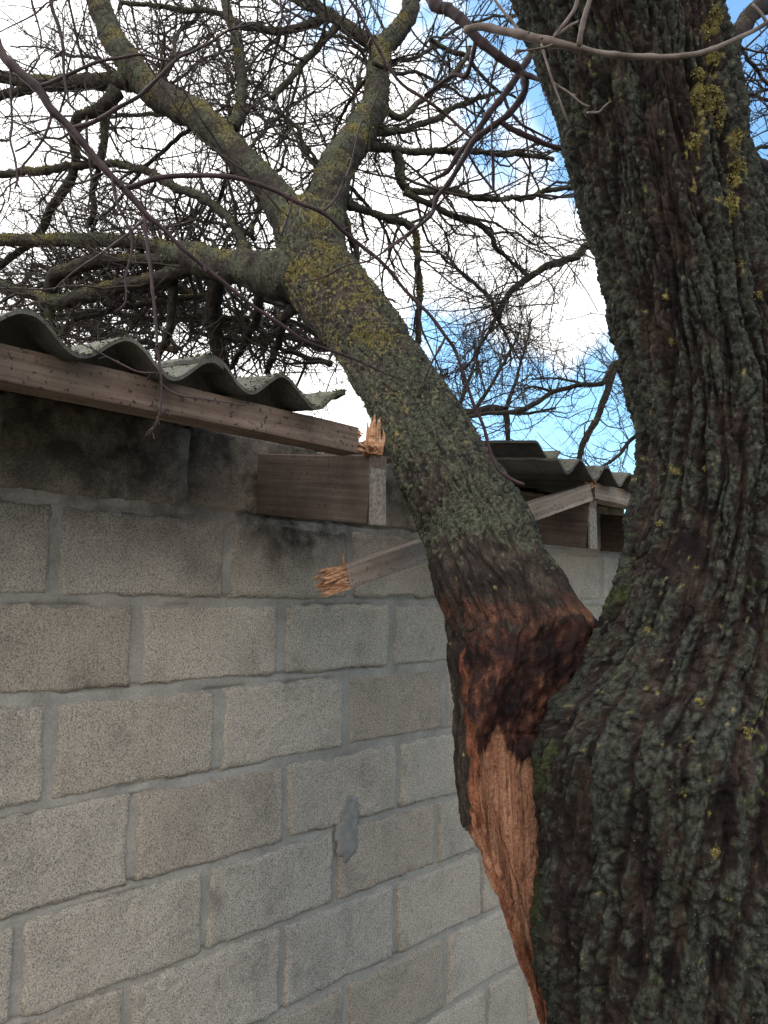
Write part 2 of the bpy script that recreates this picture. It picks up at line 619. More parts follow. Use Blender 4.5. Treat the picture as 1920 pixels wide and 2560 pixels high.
# course lines, heights above the eye line, measured on the photograph
H = [0.412, 0.209, 0.012]
for px, py in ((300, 1731), (400, 1966), (500, 2172), (500, 2392)):
    H.append(wall_at(px, py)[1])
while H[-1] > -CAMZ + 0.21:
    H.append(H[-1] - 0.2)
H.append(-CAMZ - 0.12)
# upright joints measured on the photograph, per course from the top
J = [[(460, 1220)], [(139, 1365), (570, 1394), (877, 1383), (1375, 1419), (1505, 1446)],
     [(341, 1619), (705, 1619), (980, 1589)], [(124, 1902), (549, 1842), (868, 1788), (1112, 1757)],
     [(332, 2113), (717, 2010), (1001, 1954)], [(51, 2445), (515, 2294), (841, 2180), (1094, 2096)],
     [(320, 2523), (711, 2439), (992, 2312), (1207, 2219)], [(868, 2511), (1118, 2434)], [(1220, 2495), (1318, 2446)]]

bw_at = WP(0.9, -WALL_D / 2, -CAMZ)
block_wall = bpy.data.objects.new("block_wall", None)
block_wall.empty_display_size = 0.2
link(block_wall, shed, bw_at)
block_wall['label'] = 'wall of rough grey concrete blocks in thick mortar'


def soot_and_shade_at(s, h):
    """sooty mildew and painted shade together, down from the eaves and below the rafters"""
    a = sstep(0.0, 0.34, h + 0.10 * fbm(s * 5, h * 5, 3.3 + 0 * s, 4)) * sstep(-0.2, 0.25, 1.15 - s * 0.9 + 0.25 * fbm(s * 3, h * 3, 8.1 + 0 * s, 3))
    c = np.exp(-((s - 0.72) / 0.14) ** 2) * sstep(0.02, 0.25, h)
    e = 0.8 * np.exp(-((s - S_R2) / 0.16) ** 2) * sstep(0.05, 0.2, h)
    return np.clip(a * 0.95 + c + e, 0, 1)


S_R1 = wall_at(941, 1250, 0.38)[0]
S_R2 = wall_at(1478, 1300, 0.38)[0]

joints_all = []
for ci in range(len(H) - 1):
    z1, z0 = H[ci], H[ci + 1]
    js = sorted(wall_at(px, py)[0] for px, py in (J[ci] if ci < len(J) else []))
    if not js:
        js = [0.2 + 0.2 * (ci % 2)]
    while js[0] > S_LEFT + 0.45:
        js.insert(0, js[0] - random.uniform(0.397, 0.412))
    while js[-1] < S_END - 0.45:
        js.append(js[-1] + random.uniform(0.397, 0.412))
    js = [j for j in js if S_LEFT + 0.08 < j < S_END - 0.08]
    ed = [S_LEFT] + js + [S_END]
    joints_all.append(ed)
    thick = 0.0085 if ci < 4 else 0.0055
    for k in range(len(ed) - 1):
        s0 = ed[k] + (thick + random.uniform(-0.002, 0.004) if k else 0)
        s1 = ed[k + 1] - (thick + random.uniform(-0.002, 0.004) if k < len(ed) - 2 else 0)
        b0 = z0 + (0.008 if ci < 4 else 0.0055) + random.uniform(-0.003, 0.003)
        b1 = z1 - (0.0085 if ci < 4 else 0.0045) + random.uniform(-0.003, 0.003) if ci else z1
        vis = s1 > -0.05
        st = 0.0065 if vis else 0.03
        nu, nv = max(4, int((s1 - s0) / st)), max(4, int((b1 - b0) / st))
        u = np.linspace(s0, s1, nu); w = np.linspace(b0, b1, nv)
        SU, SW = np.meshgrid(u, w)
        seed = random.uniform(0, 90)
        # ragged outline
        eu = np.minimum(SU - s0, s1 - SU); ew = np.minimum(SW - b0, b1 - SW)
        jag = 0.0065 * fbm(SU * 42, SW * 42, seed + 0 * SU, 4) + 0.008 * fbm(SU * 9, SW * 9, seed + 7 + 0 * SU, 2)
        pull = np.clip(jag + 0.002, -0.003, 0.015)
        cu = np.where(SU < (s0 + s1) / 2, 1, -1); cw = np.where(SW < (b0 + b1) / 2, 1, -1)
        SU2 = SU + cu * pull * np.exp(-eu / 0.008)
        SW2 = SW + cw * pull * np.exp(-ew / 0.008)
        e = np.minimum(eu, ew)
        rr = 0.0055 + 0.004 * pn(SU * 20, SW * 20, seed + 30 + 0 * SU)
        corner = np.sqrt(np.clip(rr * 2 - eu, 0, 1) ** 2 + np.clip(rr * 2 - ew, 0, 1) ** 2)
        dd = -0.009 * np.exp(-e / np.maximum(rr, 0.002) * 2.2) - 0.25 * np.clip(corner - rr, 0, 1)
        rough = random.choice([0.0009, 0.0013, 0.0026])
        dd = dd + rough * fbm(SU * 70, SW * 70, seed + 50 + 0 * SU, 3) + random.uniform(-0.002, 0.002) + 0.0015 * pn(SU * 6, SW * 6, seed + 60 + 0 * SU)
        chip = fbm(SU * 16, SW * 16, seed + 80 + 0 * SU, 3)
        dd = dd - 0.007 * sstep(0.40, 0.75, chip) * np.exp(-e / 0.025) - 0.004 * sstep(0.55, 0.8, fbm(SU * 38, SW * 38, seed + 20 + 0 * SU, 2))
        V = WP(SU2.ravel(), dd.ravel(), SW2.ravel())
        # side skirt back into the wall
        ring = np.concatenate([np.arange(nu), np.arange(1, nv) * nu + nu - 1, (nv - 1) * nu + np.arange(nu - 2, -1, -1), np.arange(nv - 2, 0, -1) * nu])
        back = WP(SU2.ravel()[ring], np.full(len(ring), -0.17), SW2.ravel()[ring])
        m = len(ring); off = nu * nv
        i = np.arange(m); i2 = (i + 1) % m
        skirt = np.stack([ring[i2], ring[i], off + i, off + i2], 1)
        V = np.vstack([V, back])
        sv = np.concatenate([SU2.ravel(), SU2.ravel()[ring]]); hv = np.concatenate([SW2.ravel(), SW2.ravel()[ring]])
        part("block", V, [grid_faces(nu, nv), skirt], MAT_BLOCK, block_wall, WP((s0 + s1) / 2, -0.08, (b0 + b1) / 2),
             attrs={'soot_and_shade': soot_and_shade_at(sv, hv)})

# mortar bed, one rough sheet with body
mu = np.concatenate([np.arange(S_LEFT, -0.1, 0.05), np.arange(-0.1, S_END - 0.006, 0.0052), [S_END - 0.002]])
mw = np.concatenate([np.arange(-CAMZ - 0.1, -0.95, 0.03), np.arange(-0.95, H[0] - 0.012, 0.0048)])
MU, MW = np.meshgrid(mu, mw)
up = sstep(-0.62, -0.25, MW)
dm = -0.0095 + 0.0042 * up + 0.0014 * fbm(MU * 14, MW * 14, 2.0 + 0 * MU, 4) + 0.0016 * up * fbm(MU * 5, MW * 5, 6.0 + 0 * MU, 3)
for hl in H[1:-1]:                  # open cracks where the mortar has shrunk from the blocks
    for sg, th_ in ((1, 0.010), (-1, 0.011)):
        gap = np.exp(-((sg * (MW - hl) - th_ + 0.002 * pn(MU * 30, MW * 0 + hl * 9, MU * 0)) / 0.0035) ** 2)
        dm = dm - 0.014 * gap * sstep(0.0, 0.3, fbm(MU * 4.5, MW * 0 + hl * 31, MU * 0 + sg, 3) + (0.12 if sg > 0 else -0.1))
Vm = np.vstack([WP(MU.ravel(), dm.ravel(), MW.ravel()), WP(MU.ravel(), np.full(MU.size, -WALL_D), MW.ravel())])
nu, nv = len(mu), len(mw)
ring = np.concatenate([np.arange(nu), np.arange(1, nv) * nu + nu - 1, (nv - 1) * nu + np.arange(nu - 2, -1, -1), np.arange(nv - 2, 0, -1) * nu])
r2 = np.roll(ring, -1)
cap = np.array([[nu * nv, nu * nv + (nv - 1) * nu, nu * nv + nu * nv - 1, nu * nv + nu - 1]])
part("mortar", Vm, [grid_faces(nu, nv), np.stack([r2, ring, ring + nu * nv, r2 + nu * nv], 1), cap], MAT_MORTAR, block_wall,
     attrs={'soot_and_shade': np.tile(soot_and_shade_at(MU.ravel(), MW.ravel()), 2)})


def blob_sheet(name, mat, parent, cs, ch, ws, wh, d0, thick, seed, lab=None):
    """flat irregular lump smeared on the wall"""
    k = 90
    a = np.linspace(0, 2 * math.pi, k, endpoint=False)
    rings = []
    for q, t in ((1.0, -0.004), (0.97, thick * 0.5), (0.8, thick), (0.5, thick * 1.1), (0.2, thick)):
        rr = 1 + 0.28 * fbm(np.cos(a) * 2.2 + seed, np.sin(a) * 2.2, np.full(k, seed), 4) + 0.10 * fbm(np.cos(a) * 9 + seed, np.sin(a) * 9, np.full(k, seed), 2)
        s = cs + ws * rr * q * np.cos(a); h = ch + wh * rr * q * np.sin(a)
        d = d0 + t + 0.0012 * fbm(s * 60, h * 60, np.full(k, seed), 2)
        rings.append(WP(s, d, h))
    V = np.vstack(rings + [WP(cs, d0 + thick, ch)[None, :]])
    f = grid_faces(k, 5, wrap=True)
    i = np.arange(k)
    tri = np.stack([4 * k + i, 4 * k + (i + 1) % k, np.full(k, 5 * k)], 1)
    part(name, V, [f, tri], mat, parent, label=lab)


cs, ch = wall_at(868, 2090)
blob_sheet("cement_smear", MAT_PATCH, block_wall, cs, ch, 0.040, 0.060, 0.0005, 0.0026, 3.1, "dark grey cement smeared over a joint")
cs, ch = wall_at(872, 2045)
blob_sheet("cement_smear", MAT_PATCH, block_wall, cs + 0.006, ch + 0.01, 0.036, 0.045, 0.0005, 0.002, 8.4)


def box_along(p0, p1, up_h, side, name, mat, parent, w, h, jag0=0, jag1=0, nseg=40, rag=0.0006, label=None):
    """sawn timber from p0 to p1 (axis at its centre), w across `side`, h upwards, grain along object X"""
    p0, p1 = np.asarray(p0, float), np.asarray(p1, float)
    L = np.linalg.norm(p1 - p0)
    ax = (p1 - p0) / L
    sd = np.asarray(side, float); sd = sd - ax * (sd @ ax); sd /= np.linalg.norm(sd)
    uh = np.cross(sd, ax)
    if uh @ np.asarray(up_h) < 0:
        uh = -uh
    prof = []
    ch = 0.0018
    for sx, sz, qx, qz in ((-1, -1, 0, 1), (-1, -1, 1, 0), (1, -1, -1, 0), (1, -1, 0, 1), (1, 1, 0, -1), (1, 1, -1, 0), (-1, 1, 1, 0), (-1, 1, 0, -1)):
        prof.append((sx * w / 2 + qx * ch, sz * h / 2 + qz * ch))
    # sub-divide profile edges
    pr = []
    for i in range(8):
        a, bb = np.array(prof[i]), np.array(prof[(i + 1) % 8])
        m = 4 if i % 2 else 1
        for t in range(m):
            pr.append(a + (bb - a) * t / m)
    pr = np.array(pr)
    k = len(pr)
    xs = np.linspace(0, L, nseg)
    X = np.repeat(xs[:, None], k, 1)
    yy = np.repeat(pr[None, :, 0], nseg, 0); zz = np.repeat(pr[None, :, 1], nseg, 0)
    sd_ = random.uniform(0, 50)
    X = X.copy()
    if jag0:
        X[0] += jag0 * (0.5 + np.abs(fbm(pr[:, 0] * 90, pr[:, 1] * 90, np.full(k, sd_), 3)))
    if jag1:
        X[-1] -= jag1 * (0.5 + np.abs(fbm(pr[:, 0] * 90, pr[:, 1] * 90, np.full(k, sd_ + 4), 3)))
    wv = 1 + rag / max(w, 0.01) * 6 * fbm(X * 6, yy * 20, zz * 20 + sd_, 3)
    yy = yy * wv; zz = zz * (1 + rag / max(h, 0.01) * 6 * fbm(X * 6, yy * 20 + 9, zz * 20 + sd_, 3))
    Vl = np.stack([X, yy, zz], -1).reshape(-1, 3)
    Vl = np.vstack([Vl, [[X[0].mean(), 0, 0]], [[X[-1].mean(), 0, 0]]])
    c0 = nseg * k; c1 = c0 + 1
    i = np.arange(k)
    caps = np.vstack([np.stack([(i + 1) % k, i, np.full(k, c0)], 1), np.stack([(nseg - 1) * k + i, (nseg - 1) * k + (i + 1) % k, np.full(k, c1)], 1)])
    me = mesh_from(name, Vl, [grid_faces(k, nseg, wrap=True)[:, ::-1], caps[:, ::-1]], smooth=False)
    me.materials.append(mat)
    o = bpy.data.objects.new(name, me)
    S.collection.objects.link(o)
    M = Matrix(((ax[0], sd[0], uh[0], p0[0]), (ax[1], sd[1], uh[1], p0[1]), (ax[2], sd[2], uh[2], p0[2]), (0, 0, 0, 1)))
    o.parent = parent
    po = ORG[parent]
    o.matrix_local = (WM[parent].inverted() if parent in WM else Matrix.Translation((-po[0], -po[1], -po[2]))) @ M
    ORG[o] = p0
    WM[o] = M
    if label:
        o['label'] = label
    return o, ax, sd, uh


SL = math.tan(math.radians(8))
RW, RH = 0.043, 0.146


def h_roof(d):                       # mid height of the corrugation, above the eye line
    return 0.376 + SL * (0.45 - d)


rafters = []
for s in (S_R1 - 0.92, S_R1, S_R2, S_R2 + 0.80):
    if s > S_END + 0.05:
        s = S_END - 0.05
    hc = 0.241
    d1 = 0.38
    o, ax, sd, uh = box_along(WP(s, -1.75, hc + SL * (d1 + 1.75)), WP(s, d1, hc), (0, 0, 1), T, "rafter", MAT_RAFTER, shed, RW, RH)
    # weathered end grain: a thin plate proud of the rafter end
    e0 = WP(s, d1 + 0.0005, hc - 0.0005)
    box_along(e0, e0 + (N * 0.006), (0, 0, 1), T, "end_grain", MAT_ENDGRAIN, o, RW + 0.001, RH + 0.001, nseg=3, rag=0.0008)

for a_, b_ in ((S_LEFT, S_R1 + 0.02), (S_R2 - 0.05, S_END - 0.25)):
    box_along(WP(a_, -0.12, 0.405), WP(b_, -0.12, 0.405), (0, 0, 1), N, "wall_plate", MAT_RAFTER, shed, 0.10, 0.07)
# battens along the eaves
D_B = 0.375
hb = 0.336
S_BREAK = wall_at(903, 1105, D_B + 0.025)[0]
bat1, ax1, sd1, up1 = box_along(WP(S_LEFT - 0.1, D_B, hb), WP(S_BREAK, D_B, hb), (0, 0, 1), N, "batten", MAT_BATTEN, shed, 0.048, 0.053, jag1=0.008, nseg=90, label="weathered batten snapped off at the limb")
# upper side batten rows, hidden under the sheets
for d in (-0.35, -1.1, -1.65):
    box_along(WP(S_LEFT - 0.1, d, hb + SL * (D_B - d)), WP(S_R1 + 0.03, d, hb + SL * (D_B - d)), (0, 0, 1), N, "batten", MAT_BATTEN, shed, 0.048, 0.049)
    box_along(WP(S_R2 - 0.12, d, hb + SL * (D_B - d)), WP(S_END + 0.1, d, hb + SL * (D_B - d)), (0, 0, 1), N, "batten", MAT_BATTEN, shed, 0.048, 0.049)
s_x = S_R2 - 0.012
bat2, _, _, _ = box_along(WP(s_x, D_B, hb + 0.002), WP(S_END + 0.16, D_B, hb), (0, 0, 1), N, "batten", MAT_BATTEN_PALE, shed, 0.048, 0.050, jag0=0.01)
p_hinge = WP(s_x - 0.004, D_B + 0.003, hb)
p_broken = P(850, 1447, 1.76)
bat3, ax3, sd3, up3 = box_along(p_broken, p_hinge, (0, 0, 1), N, "batten", MAT_BATTEN_PALE, shed, 0.047, 0.050, jag0=0.01, jag1=0.012, nseg=60, label="snapped batten hanging down behind the limb")


def splinters(parent, base, ax, sd, uh, n, length, w, h, fan, name="splintered_end", bias=(0, 0)):
    """bundle of torn wood shards leaving `base` along ax"""
    V, Fq, Ft = [], [], []
    for q in range(n):
        y, z = random.uniform(-w / 2, w / 2), random.uniform(-h / 2, h / 2)
        Ls = length * random.uniform(0.35, 1.0)
        a = random.uniform(0.0015, 0.0045); bq = random.uniform(0.0012, 0.003)
        dirv = ax + sd * (random.uniform(-fan, fan) + bias[0]) + uh * (random.uniform(-fan, fan) + bias[1])
        dirv = dirv / np.linalg.norm(dirv)
        p = base + sd * y + uh * z - ax * 0.012
        tw = random.uniform(0, math.pi)
        e1 = sd * math.cos(tw) + uh * math.sin(tw); e2 = -sd * math.sin(tw) + uh * math.cos(tw)
        off = len(V)
        for t, k in ((0, 1.0), (0.4, 1.1), (0.8, 0.7)):
            bend = (sd * random.uniform(-1, 1) + uh * random.uniform(-1, 1)) * 0.004 * t
            c0 = p + dirv * Ls * t + bend
            for sa, sb in ((-1, -1), (1, -1), (1, 1), (-1, 1)):
                V.append(c0 + e1 * a * k * sa + e2 * bq * k * sb)
        V.append(p + dirv * Ls + e1 * a * random.uniform(-1, 1))
        for r_ in range(2):
            for i in range(4):
                Fq.append([off + r_ * 4 + i, off + r_ * 4 + (i + 1) % 4, off + r_ * 4 + 4 + (i + 1) % 4, off + r_ * 4 + 4 + i])
        for i in range(4):
            Ft.append([off + 8 + i, off + 8 + (i + 1) % 4, off + 12])
    return part(name, np.array(V), [np.array(Fq), np.array(Ft)], MAT_SPLINTER, parent, base, smooth=False, label="fresh orange splinters")


e1 = WP(S_BREAK, D_B, hb)
splinters(bat1, e1, ax1, sd1, up1, 60, 0.028, 0.046, 0.046, 0.35)
# the tall torn sliver standing up at the break
tb = P(930, 1125, (e1[1] + 0.03))
tt = P(938, 1022, (e1[1] + 0.05))
av = (tt - tb) / np.linalg.norm(tt - tb)
splinters(bat1, tb, av, T, N, 46, np.linalg.norm(tt - tb) * 1.0, 0.030, 0.03, 0.10, bias=(0.02, 0))
splinters(bat1, P(925, 1125, e1[1] + 0.01), -np.array([0, 0, 1.0]) * 0.5 + T * 0.9, T, N, 26, 0.03, 0.03, 0.03, 0.5)
splinters(bat3, p_broken, -ax3, sd3, up3, 80, 0.080, 0.045, 0.047, 0.14)
splinters(bat3, p_broken + ax3 * 0.02 + up3 * 0.025, up3 + ax3 * 0.2, sd3, ax3, 5, 0.05, 0.012, 0.01, 0.2)
splinters(bat2, WP(s_x, D_B + 0.01, hb + 0.02), -T, N, np.array([0, 0, 1.0]), 22, 0.03, 0.03, 0.012, 0.3)
splinters(bat3, p_hinge - ax3 * 0.29 + up3 * 0.024, -ax3 + up3 * 0.1, sd3, up3, 10, 0.07, 0.03, 0.006, 0.15)

# corrugated sheets
PITCH_W, AMP, TH = 0.1495, 0.0225, 0.0065
S_PK = wall_at(324, 858, 0.45)[0]          # a crest seen in the photograph


def sheet(s0, s1, d0, d1, lift=0.0, jag_l=0.0, jag_r=0.0, tilt=0.0, eave_jag=0.003, name="roof_sheet", moss_n=0, label=None):
    nu = max(8, int((s1 - s0) / 0.0065)); nd = max(8, int((d0 - d1) / 0.014))
    u = np.linspace(0, 1, nu); w = np.linspace(0, 1, nd)
    U, W = np.meshgrid(u, w)
    Dm = d0 + (d1 - d0) * W
    sl = s0 + jag_l * fbm(Dm * 6, 0 * Dm, 0 * Dm + s0, 4); sr = s1 + jag_r * fbm(Dm * 6, 0 * Dm + 4, 0 * Dm + s0, 4)
    SS = sl + (sr - sl) * U
    Dm = Dm + eave_jag * fbm(SS * 30, 0 * SS, 0 * SS + 2 + s0, 4) * np.exp(-W * 12)
    hh = h_roof(Dm) + AMP * np.cos(2 * math.pi * (SS - S_PK) / PITCH_W) + lift + tilt * (SS - s1)
    hh = hh + 0.0012 * fbm(SS * 25, Dm * 25, 0 * SS + s0, 3)
    topc = 0.0016 * np.clip(fbm(SS * 60, Dm * 60, 0 * SS + s0, 3) + 0.2, 0, 2)
    V = np.vstack([WP(SS.ravel(), Dm.ravel(), (hh + TH / 2 + topc).ravel()), WP(SS.ravel(), Dm.ravel(), (hh - TH / 2).ravel())])
    ring = np.concatenate([np.arange(nu), np.arange(1, nd) * nu + nu - 1, (nd - 1) * nu + np.arange(nu - 2, -1, -1), np.arange(nd - 2, 0, -1) * nu])
    r2 = np.roll(ring, -1)
    fs = [grid_faces(nu, nd), grid_faces(nu, nd)[:, ::-1] + nu * nd]
    me_sharp = np.stack([r2, ring, ring + nu * nd, r2 + nu * nd], 1)
    # separate edge strip vertices so that the cut edge shades crisply
    V = np.vstack([V, V[ring], V[ring + nu * nd]])
    m = len(ring); off = 2 * nu * nd
    i = np.arange(m); i2 = (i + 1) % m
    fs.append(np.stack([off + i2, off + i, off + m + i, off + m + i2], 1))
    o = part(name, V, fs, MAT_SHEET, shed, WP((s0 + s1) / 2, d0, h_roof(d0)), label=label)
    if moss_n:
        top = WP(SS, Dm, hh + TH / 2)
        k = moss_n
        uu = rng.integers(0, nu, k); ww = (rng.random(k) ** 2.2 * min(nd - 1, 45)).astype(int)
        q = top[ww, uu] + rng.normal(size=(k, 3)) * [0.003, 0.003, 0.0005]
        sq, dq = SS[ww, uu], Dm[ww, uu]
        keep = fbm(sq * 17, dq * 17, 0 * sq + 1.5, 3) > -0.05 - 0.35 * np.cos(2 * math.pi * (sq - S_PK) / PITCH_W + 2.0)
        flakes("moss", q[keep], np.tile([0, 0, 1.0], (keep.sum(), 1)), MAT_MOSS, o, 0.0022, 0.005, 0.8)
    return o


def flakes(name, pos, nor, mat, parent, lo, hi, tiltamt, lift=0.3):
    """small lichen lobes, each a bent pair of triangles"""
    k = len(pos)
    nn = nor + rng.normal(size=(k, 3)) * tiltamt * 0.6
    nn /= np.linalg.norm(nn, axis=1)[:, None]
    ref = rng.normal(size=(k, 3))
    a = np.cross(nn, ref); a /= np.linalg.norm(a, axis=1)[:, None]
    bq = np.cross(nn, a)
    sz = (lo + (hi - lo) * rng.random(k) ** 2)[:, None]
    c = pos + nor * sz * lift
    V = np.stack([c - a * sz * 0.7, c - bq * sz * 0.6 + nn * sz * 0.25, c + a * sz * 0.8 + nn * sz * 0.15, c + bq * sz * 0.6 + nn * sz * 0.3], 1).reshape(-1, 3)
    i = np.arange(k)[:, None] * 4
    f = np.concatenate([i + np.array([[0, 1, 2]]), i + np.array([[0, 2, 3]])])
    tone = np.repeat(rng.random(k) ** 1.6, 4)
    return part(name, V, [f], mat, parent, smooth=False, attrs={'tone': tone}, kind='stuff')


s_lap = wall_at(560, 905, 0.45)[0]
s_lap2 = wall_at(500, 895, 0.45)[0]
s_bend = wall_at(874, 972, 0.45)[0]
s_D = wall_at(1400, 1140, 0.45)[0]
sheet(S_LEFT - 0.15, s_lap, 0.45, -1.75, moss_n=4000)
sheet(s_lap2, s_bend, 0.447, -0.62, lift=0.0085, jag_r=0.03, moss_n=2200, label="broken corrugated sheet ending at the limb")
sheet(s_lap2 + 0.02, s_bend - 0.12, -0.45, -1.75, lift=0.018, jag_r=0.05)
s_dl = s_D - 0.012
sheet(s_dl, S_END + 0.18, 0.45, -1.75, moss_n=1500)
sheet(s_dl - 0.035, s_dl + 0.098, 0.40, -1.5, lift=0.030, jag_l=0.006, label="broken strip of corrugated sheet lifted over the next")

# rear and end walls of the shed, plain render, out of sight in the photograph
for nm, (a0, a1), (b0_, b1_) in (("rear_wall", (S_LEFT, S_END), (-1.75, -1.6)), ("end_wall", (S_LEFT, S_LEFT + 0.15), (-1.6, -WALL_D)), ("end_wall", (S_END - 0.15, S_END - 0.002), (-1.6, -WALL_D - 0.001))):
    ht = 0.40 if nm == "end_wall" else 0.40 + 0.245
    bm_v = []
    for z_ in (-CAMZ - 0.1, ht):
        for s_, d_ in ((a0, b0_), (a1, b0_), (a1, b1_), (a0, b1_)):
            bm_v.append(WP(s_, d_, z_))
    part(nm, np.array(bm_v), [np.array([[0, 1, 5, 4], [1, 2, 6, 5], [2, 3, 7, 6], [3, 0, 4, 7], [4, 5, 6, 7], [3, 2, 1, 0]])], MAT_MORTAR, shed, smooth=False, attrs={'soot_and_shade': np.zeros(8)})


# ------------------------------------------------------------------ trees
def bark_tube(rows, step, k, furrow, depth, twist=0.0, lump=0.0, aniso=0.22, hook=None, freq=1.0, dense=0.45, upright=False, wide=0.28):
    """rows (x,y,z,r) -> dense displaced tube; returns dict with V, faces, normals, fields"""
    d = catmull(rows, step=step)
    keep = ((d[:, 2] > 0.93) & (d[:, 2] < 2.85)) | (np.arange(len(d)) % 4 == 0)
    keep[-1] = True
    d = d[keep]
    c, r = d[:, :3], np.maximum(d[:, 3], 0.0015)
    tg, u, v = frames(c)
    if upright:                       # level rings, so that the flare of the foot stays where it is measured
        tg = np.tile([0.0, 0, 1], (len(c), 1)); u = np.tile([0.0, -1, 0], (len(c), 1)); v = np.cross(tg, u)
    ln = np.concatenate([[0], np.cumsum(np.linalg.norm(np.diff(c, axis=0), axis=1))])
    th = np.linspace(0, 2 * math.pi, k, endpoint=False)
    th = th - dense * np.sin(th)
    TH_, L_ = np.meshgrid(th, ln)
    R_ = np.repeat(r[:, None], k, 1)
    tw = TH_ + twist * L_
    dirs = np.cos(TH_)[..., None] * u[:, None, :] + np.sin(TH_)[..., None] * v[:, None, :]
    base = c[:, None, :] + dirs * R_[..., None]
    rm = float(np.mean(r))
    a, bq, q = np.cos(tw) * rm, np.sin(tw) * rm, L_
    fr = freq
    # warp, then ridges stretched along the stem
    wx = 0.010 * fbm(a * 22 * fr, bq * 22 * fr, q * 9 * fr, 3); wy = 0.010 * fbm(a * 22 * fr + 40, bq * 22 * fr, q * 9 * fr, 3)
    f1 = 30 * fr
    n1 = np.abs(pn((a + wx) * f1, (bq + wy) * f1, q * f1 * aniso))
    stri = fbm(a * 130, bq * 130, q * 22, 2)
    n2 = np.abs(pn((a + wx) * f1 * 2.0 + 9, (bq + wy) * f1 * 2.0, q * f1 * 2.0 * aniso * 1.2))
    n3 = np.abs(pn((a + wx) * f1 * 1.3 + 31, (bq + wy) * f1 * 1.3, q * f1 * 1.5))
    fa = np.clip(n1 / wide, 0, 1) ** 0.75
    fb = np.clip(n2 / wide, 0, 1) ** 0.7
    fcx = np.clip(n3 / 0.12, 0, 1) ** 0.7
    ridge = fa * 0.50 + fb * 0.30 + fcx * 0.20                         # 0 in the furrow
    fine = fbm(base[..., 0] * 62, base[..., 1] * 62, base[..., 2] * 42, 5)
    h = depth * furrow * (ridge - 0.75) + depth * 0.13 * fine + depth * 0.09 * stri + depth * 0.30 * fbm(a * 16, bq * 16, q * 9, 2)
    h = h + lump * fbm(a * 5, bq * 5, q * 4, 3)
    fl = dict(TH=TH_, L=L_, R=R_, base=base, dirs=dirs, ridge=ridge, c=c, tg=tg, u=u, v=v, r=r, ln=ln, k=k, n=len(c))
    fl['h'] = h
    if hook:
        hook(fl)
    fl['pos'] = fl.get('pos', base + dirs * fl['h'][..., None])
    return fl


def tube_faces(fl):
    k, nn = fl['k'], fl['n']
    f = grid_faces(k, nn, wrap=True)
    i = np.arange(k)
    caps = np.vstack([np.stack([(i + 1) % k, i, np.full(k, nn * k)], 1), np.stack([(nn - 1) * k + i, (nn - 1) * k + (i + 1) % k, np.full(k, nn * k + 1)], 1)])
    V = np.vstack([fl['pos'].reshape(-1, 3), fl['pos'][0].mean(0)[None], (fl['pos'][-1].mean(0) + fl['tg'][-1] * fl['r'][-1] * 0.4)[None]])
    return V, [f, caps]


def ext(a):
    return np.concatenate([a.ravel(), [a.ravel()[0], a.ravel()[-1]]])


def plain_tube(rows, step, k, wob=0.0, seed=0.0, rough=0.06):
    d = catmull(rows, step=step)
    c, r = d[:, :3].copy(), np.maximum(d[:, 3], 0.0007)
    ln = np.concatenate([[0], np.cumsum(np.linalg.norm(np.diff(c, axis=0), axis=1))])
    if wob:
        for ax_ in range(3):
            c[:, ax_] += wob * fbm(ln * 7, ln * 0 + seed + ax_ * 11, ln * 0, 3)
    tg, u, v = frames(c)
    th = np.linspace(0, 2 * math.pi, k, endpoint=False)
    rr = r[:, None] * (1 + rough * fbm(ln[:, None] * 30 + 0 * th, np.cos(th)[None] * 1.3 + seed, np.sin(th)[None] * 1.3 + 0 * ln[:, None], 3) + rough * 0.8 * fbm(ln[:, None] * 110, np.cos(th)[None] * 3, np.sin(th)[None] * 3 + seed, 2))
    pos = c[:, None, :] + rr[..., None] * (np.cos(th)[None, :, None] * u[:, None] + np.sin(th)[None, :, None] * v[:, None])
    fl = dict(pos=pos, k=k, n=len(c), tg=tg, r=r, c=c, ln=ln, th=th, u=u, v=v)
    return fl


def pick_lichen(fl, mask, count):
    """random surface points weighted by mask, with outward directions"""
    w = mask.ravel().clip(0)
    w = w / w.sum()
    idx = rng.choice(len(w), size=count, p=w)
    return fl['pos'].reshape(-1, 3)[idx] + rng.normal(size=(count, 3)) * 0.0012, fl['dirs'].reshape(-1, 3)[idx]


# ---------- standing tree
tree_at = np.array([P(1730, 2400, 1.30)[0], 1.30, 0.0])
stand = thing("standing_tree", tree_at, "thick standing trunk with deeply furrowed dark bark and patchy lichen", "tree")
t_rows = px_path([(a_, b_, c_, d_ - (20 if b_ < 1750 else 14)) for a_, b_, c_, d_ in [(1752, 2620, 1.30, 374), (1744, 2500, 1.30, 390), (1732, 2400, 1.30, 402), (1728, 2200, 1.30, 402), (1727, 2000, 1.30, 400), (1730, 1870, 1.30, 394), (1745, 1770, 1.31, 366),
                  (1770, 1680, 1.32, 328), (1795, 1560, 1.33, 296), (1812, 1420, 1.335, 272), (1822, 1300, 1.34, 256), (1830, 1180, 1.345, 247), (1829, 1090, 1.345, 243),
                  (1808, 980, 1.345, 240), (1776, 850, 1.345, 239), (1735, 700, 1.34, 234), (1690, 550, 1.335, 230), (1652, 420, 1.33, 229), (1612, 250, 1.32, 232), (1572, 110, 1.31, 241), (1538, 0, 1.30, 250), (1500, -140, 1.29, 268), (1470, -300, 1.28, 290)]])
b0 = t_rows[0]
low = np.array([[b0[0] + 0.02, b0[1], -0.12, b0[3] * 1.6], [b0[0] + 0.015, b0[1], 0.18, b0[3] * 1.28], [b0[0] + 0.008, b0[1], 0.55, b0[3] * 1.08]])
t_rows = np.vstack([low, t_rows])


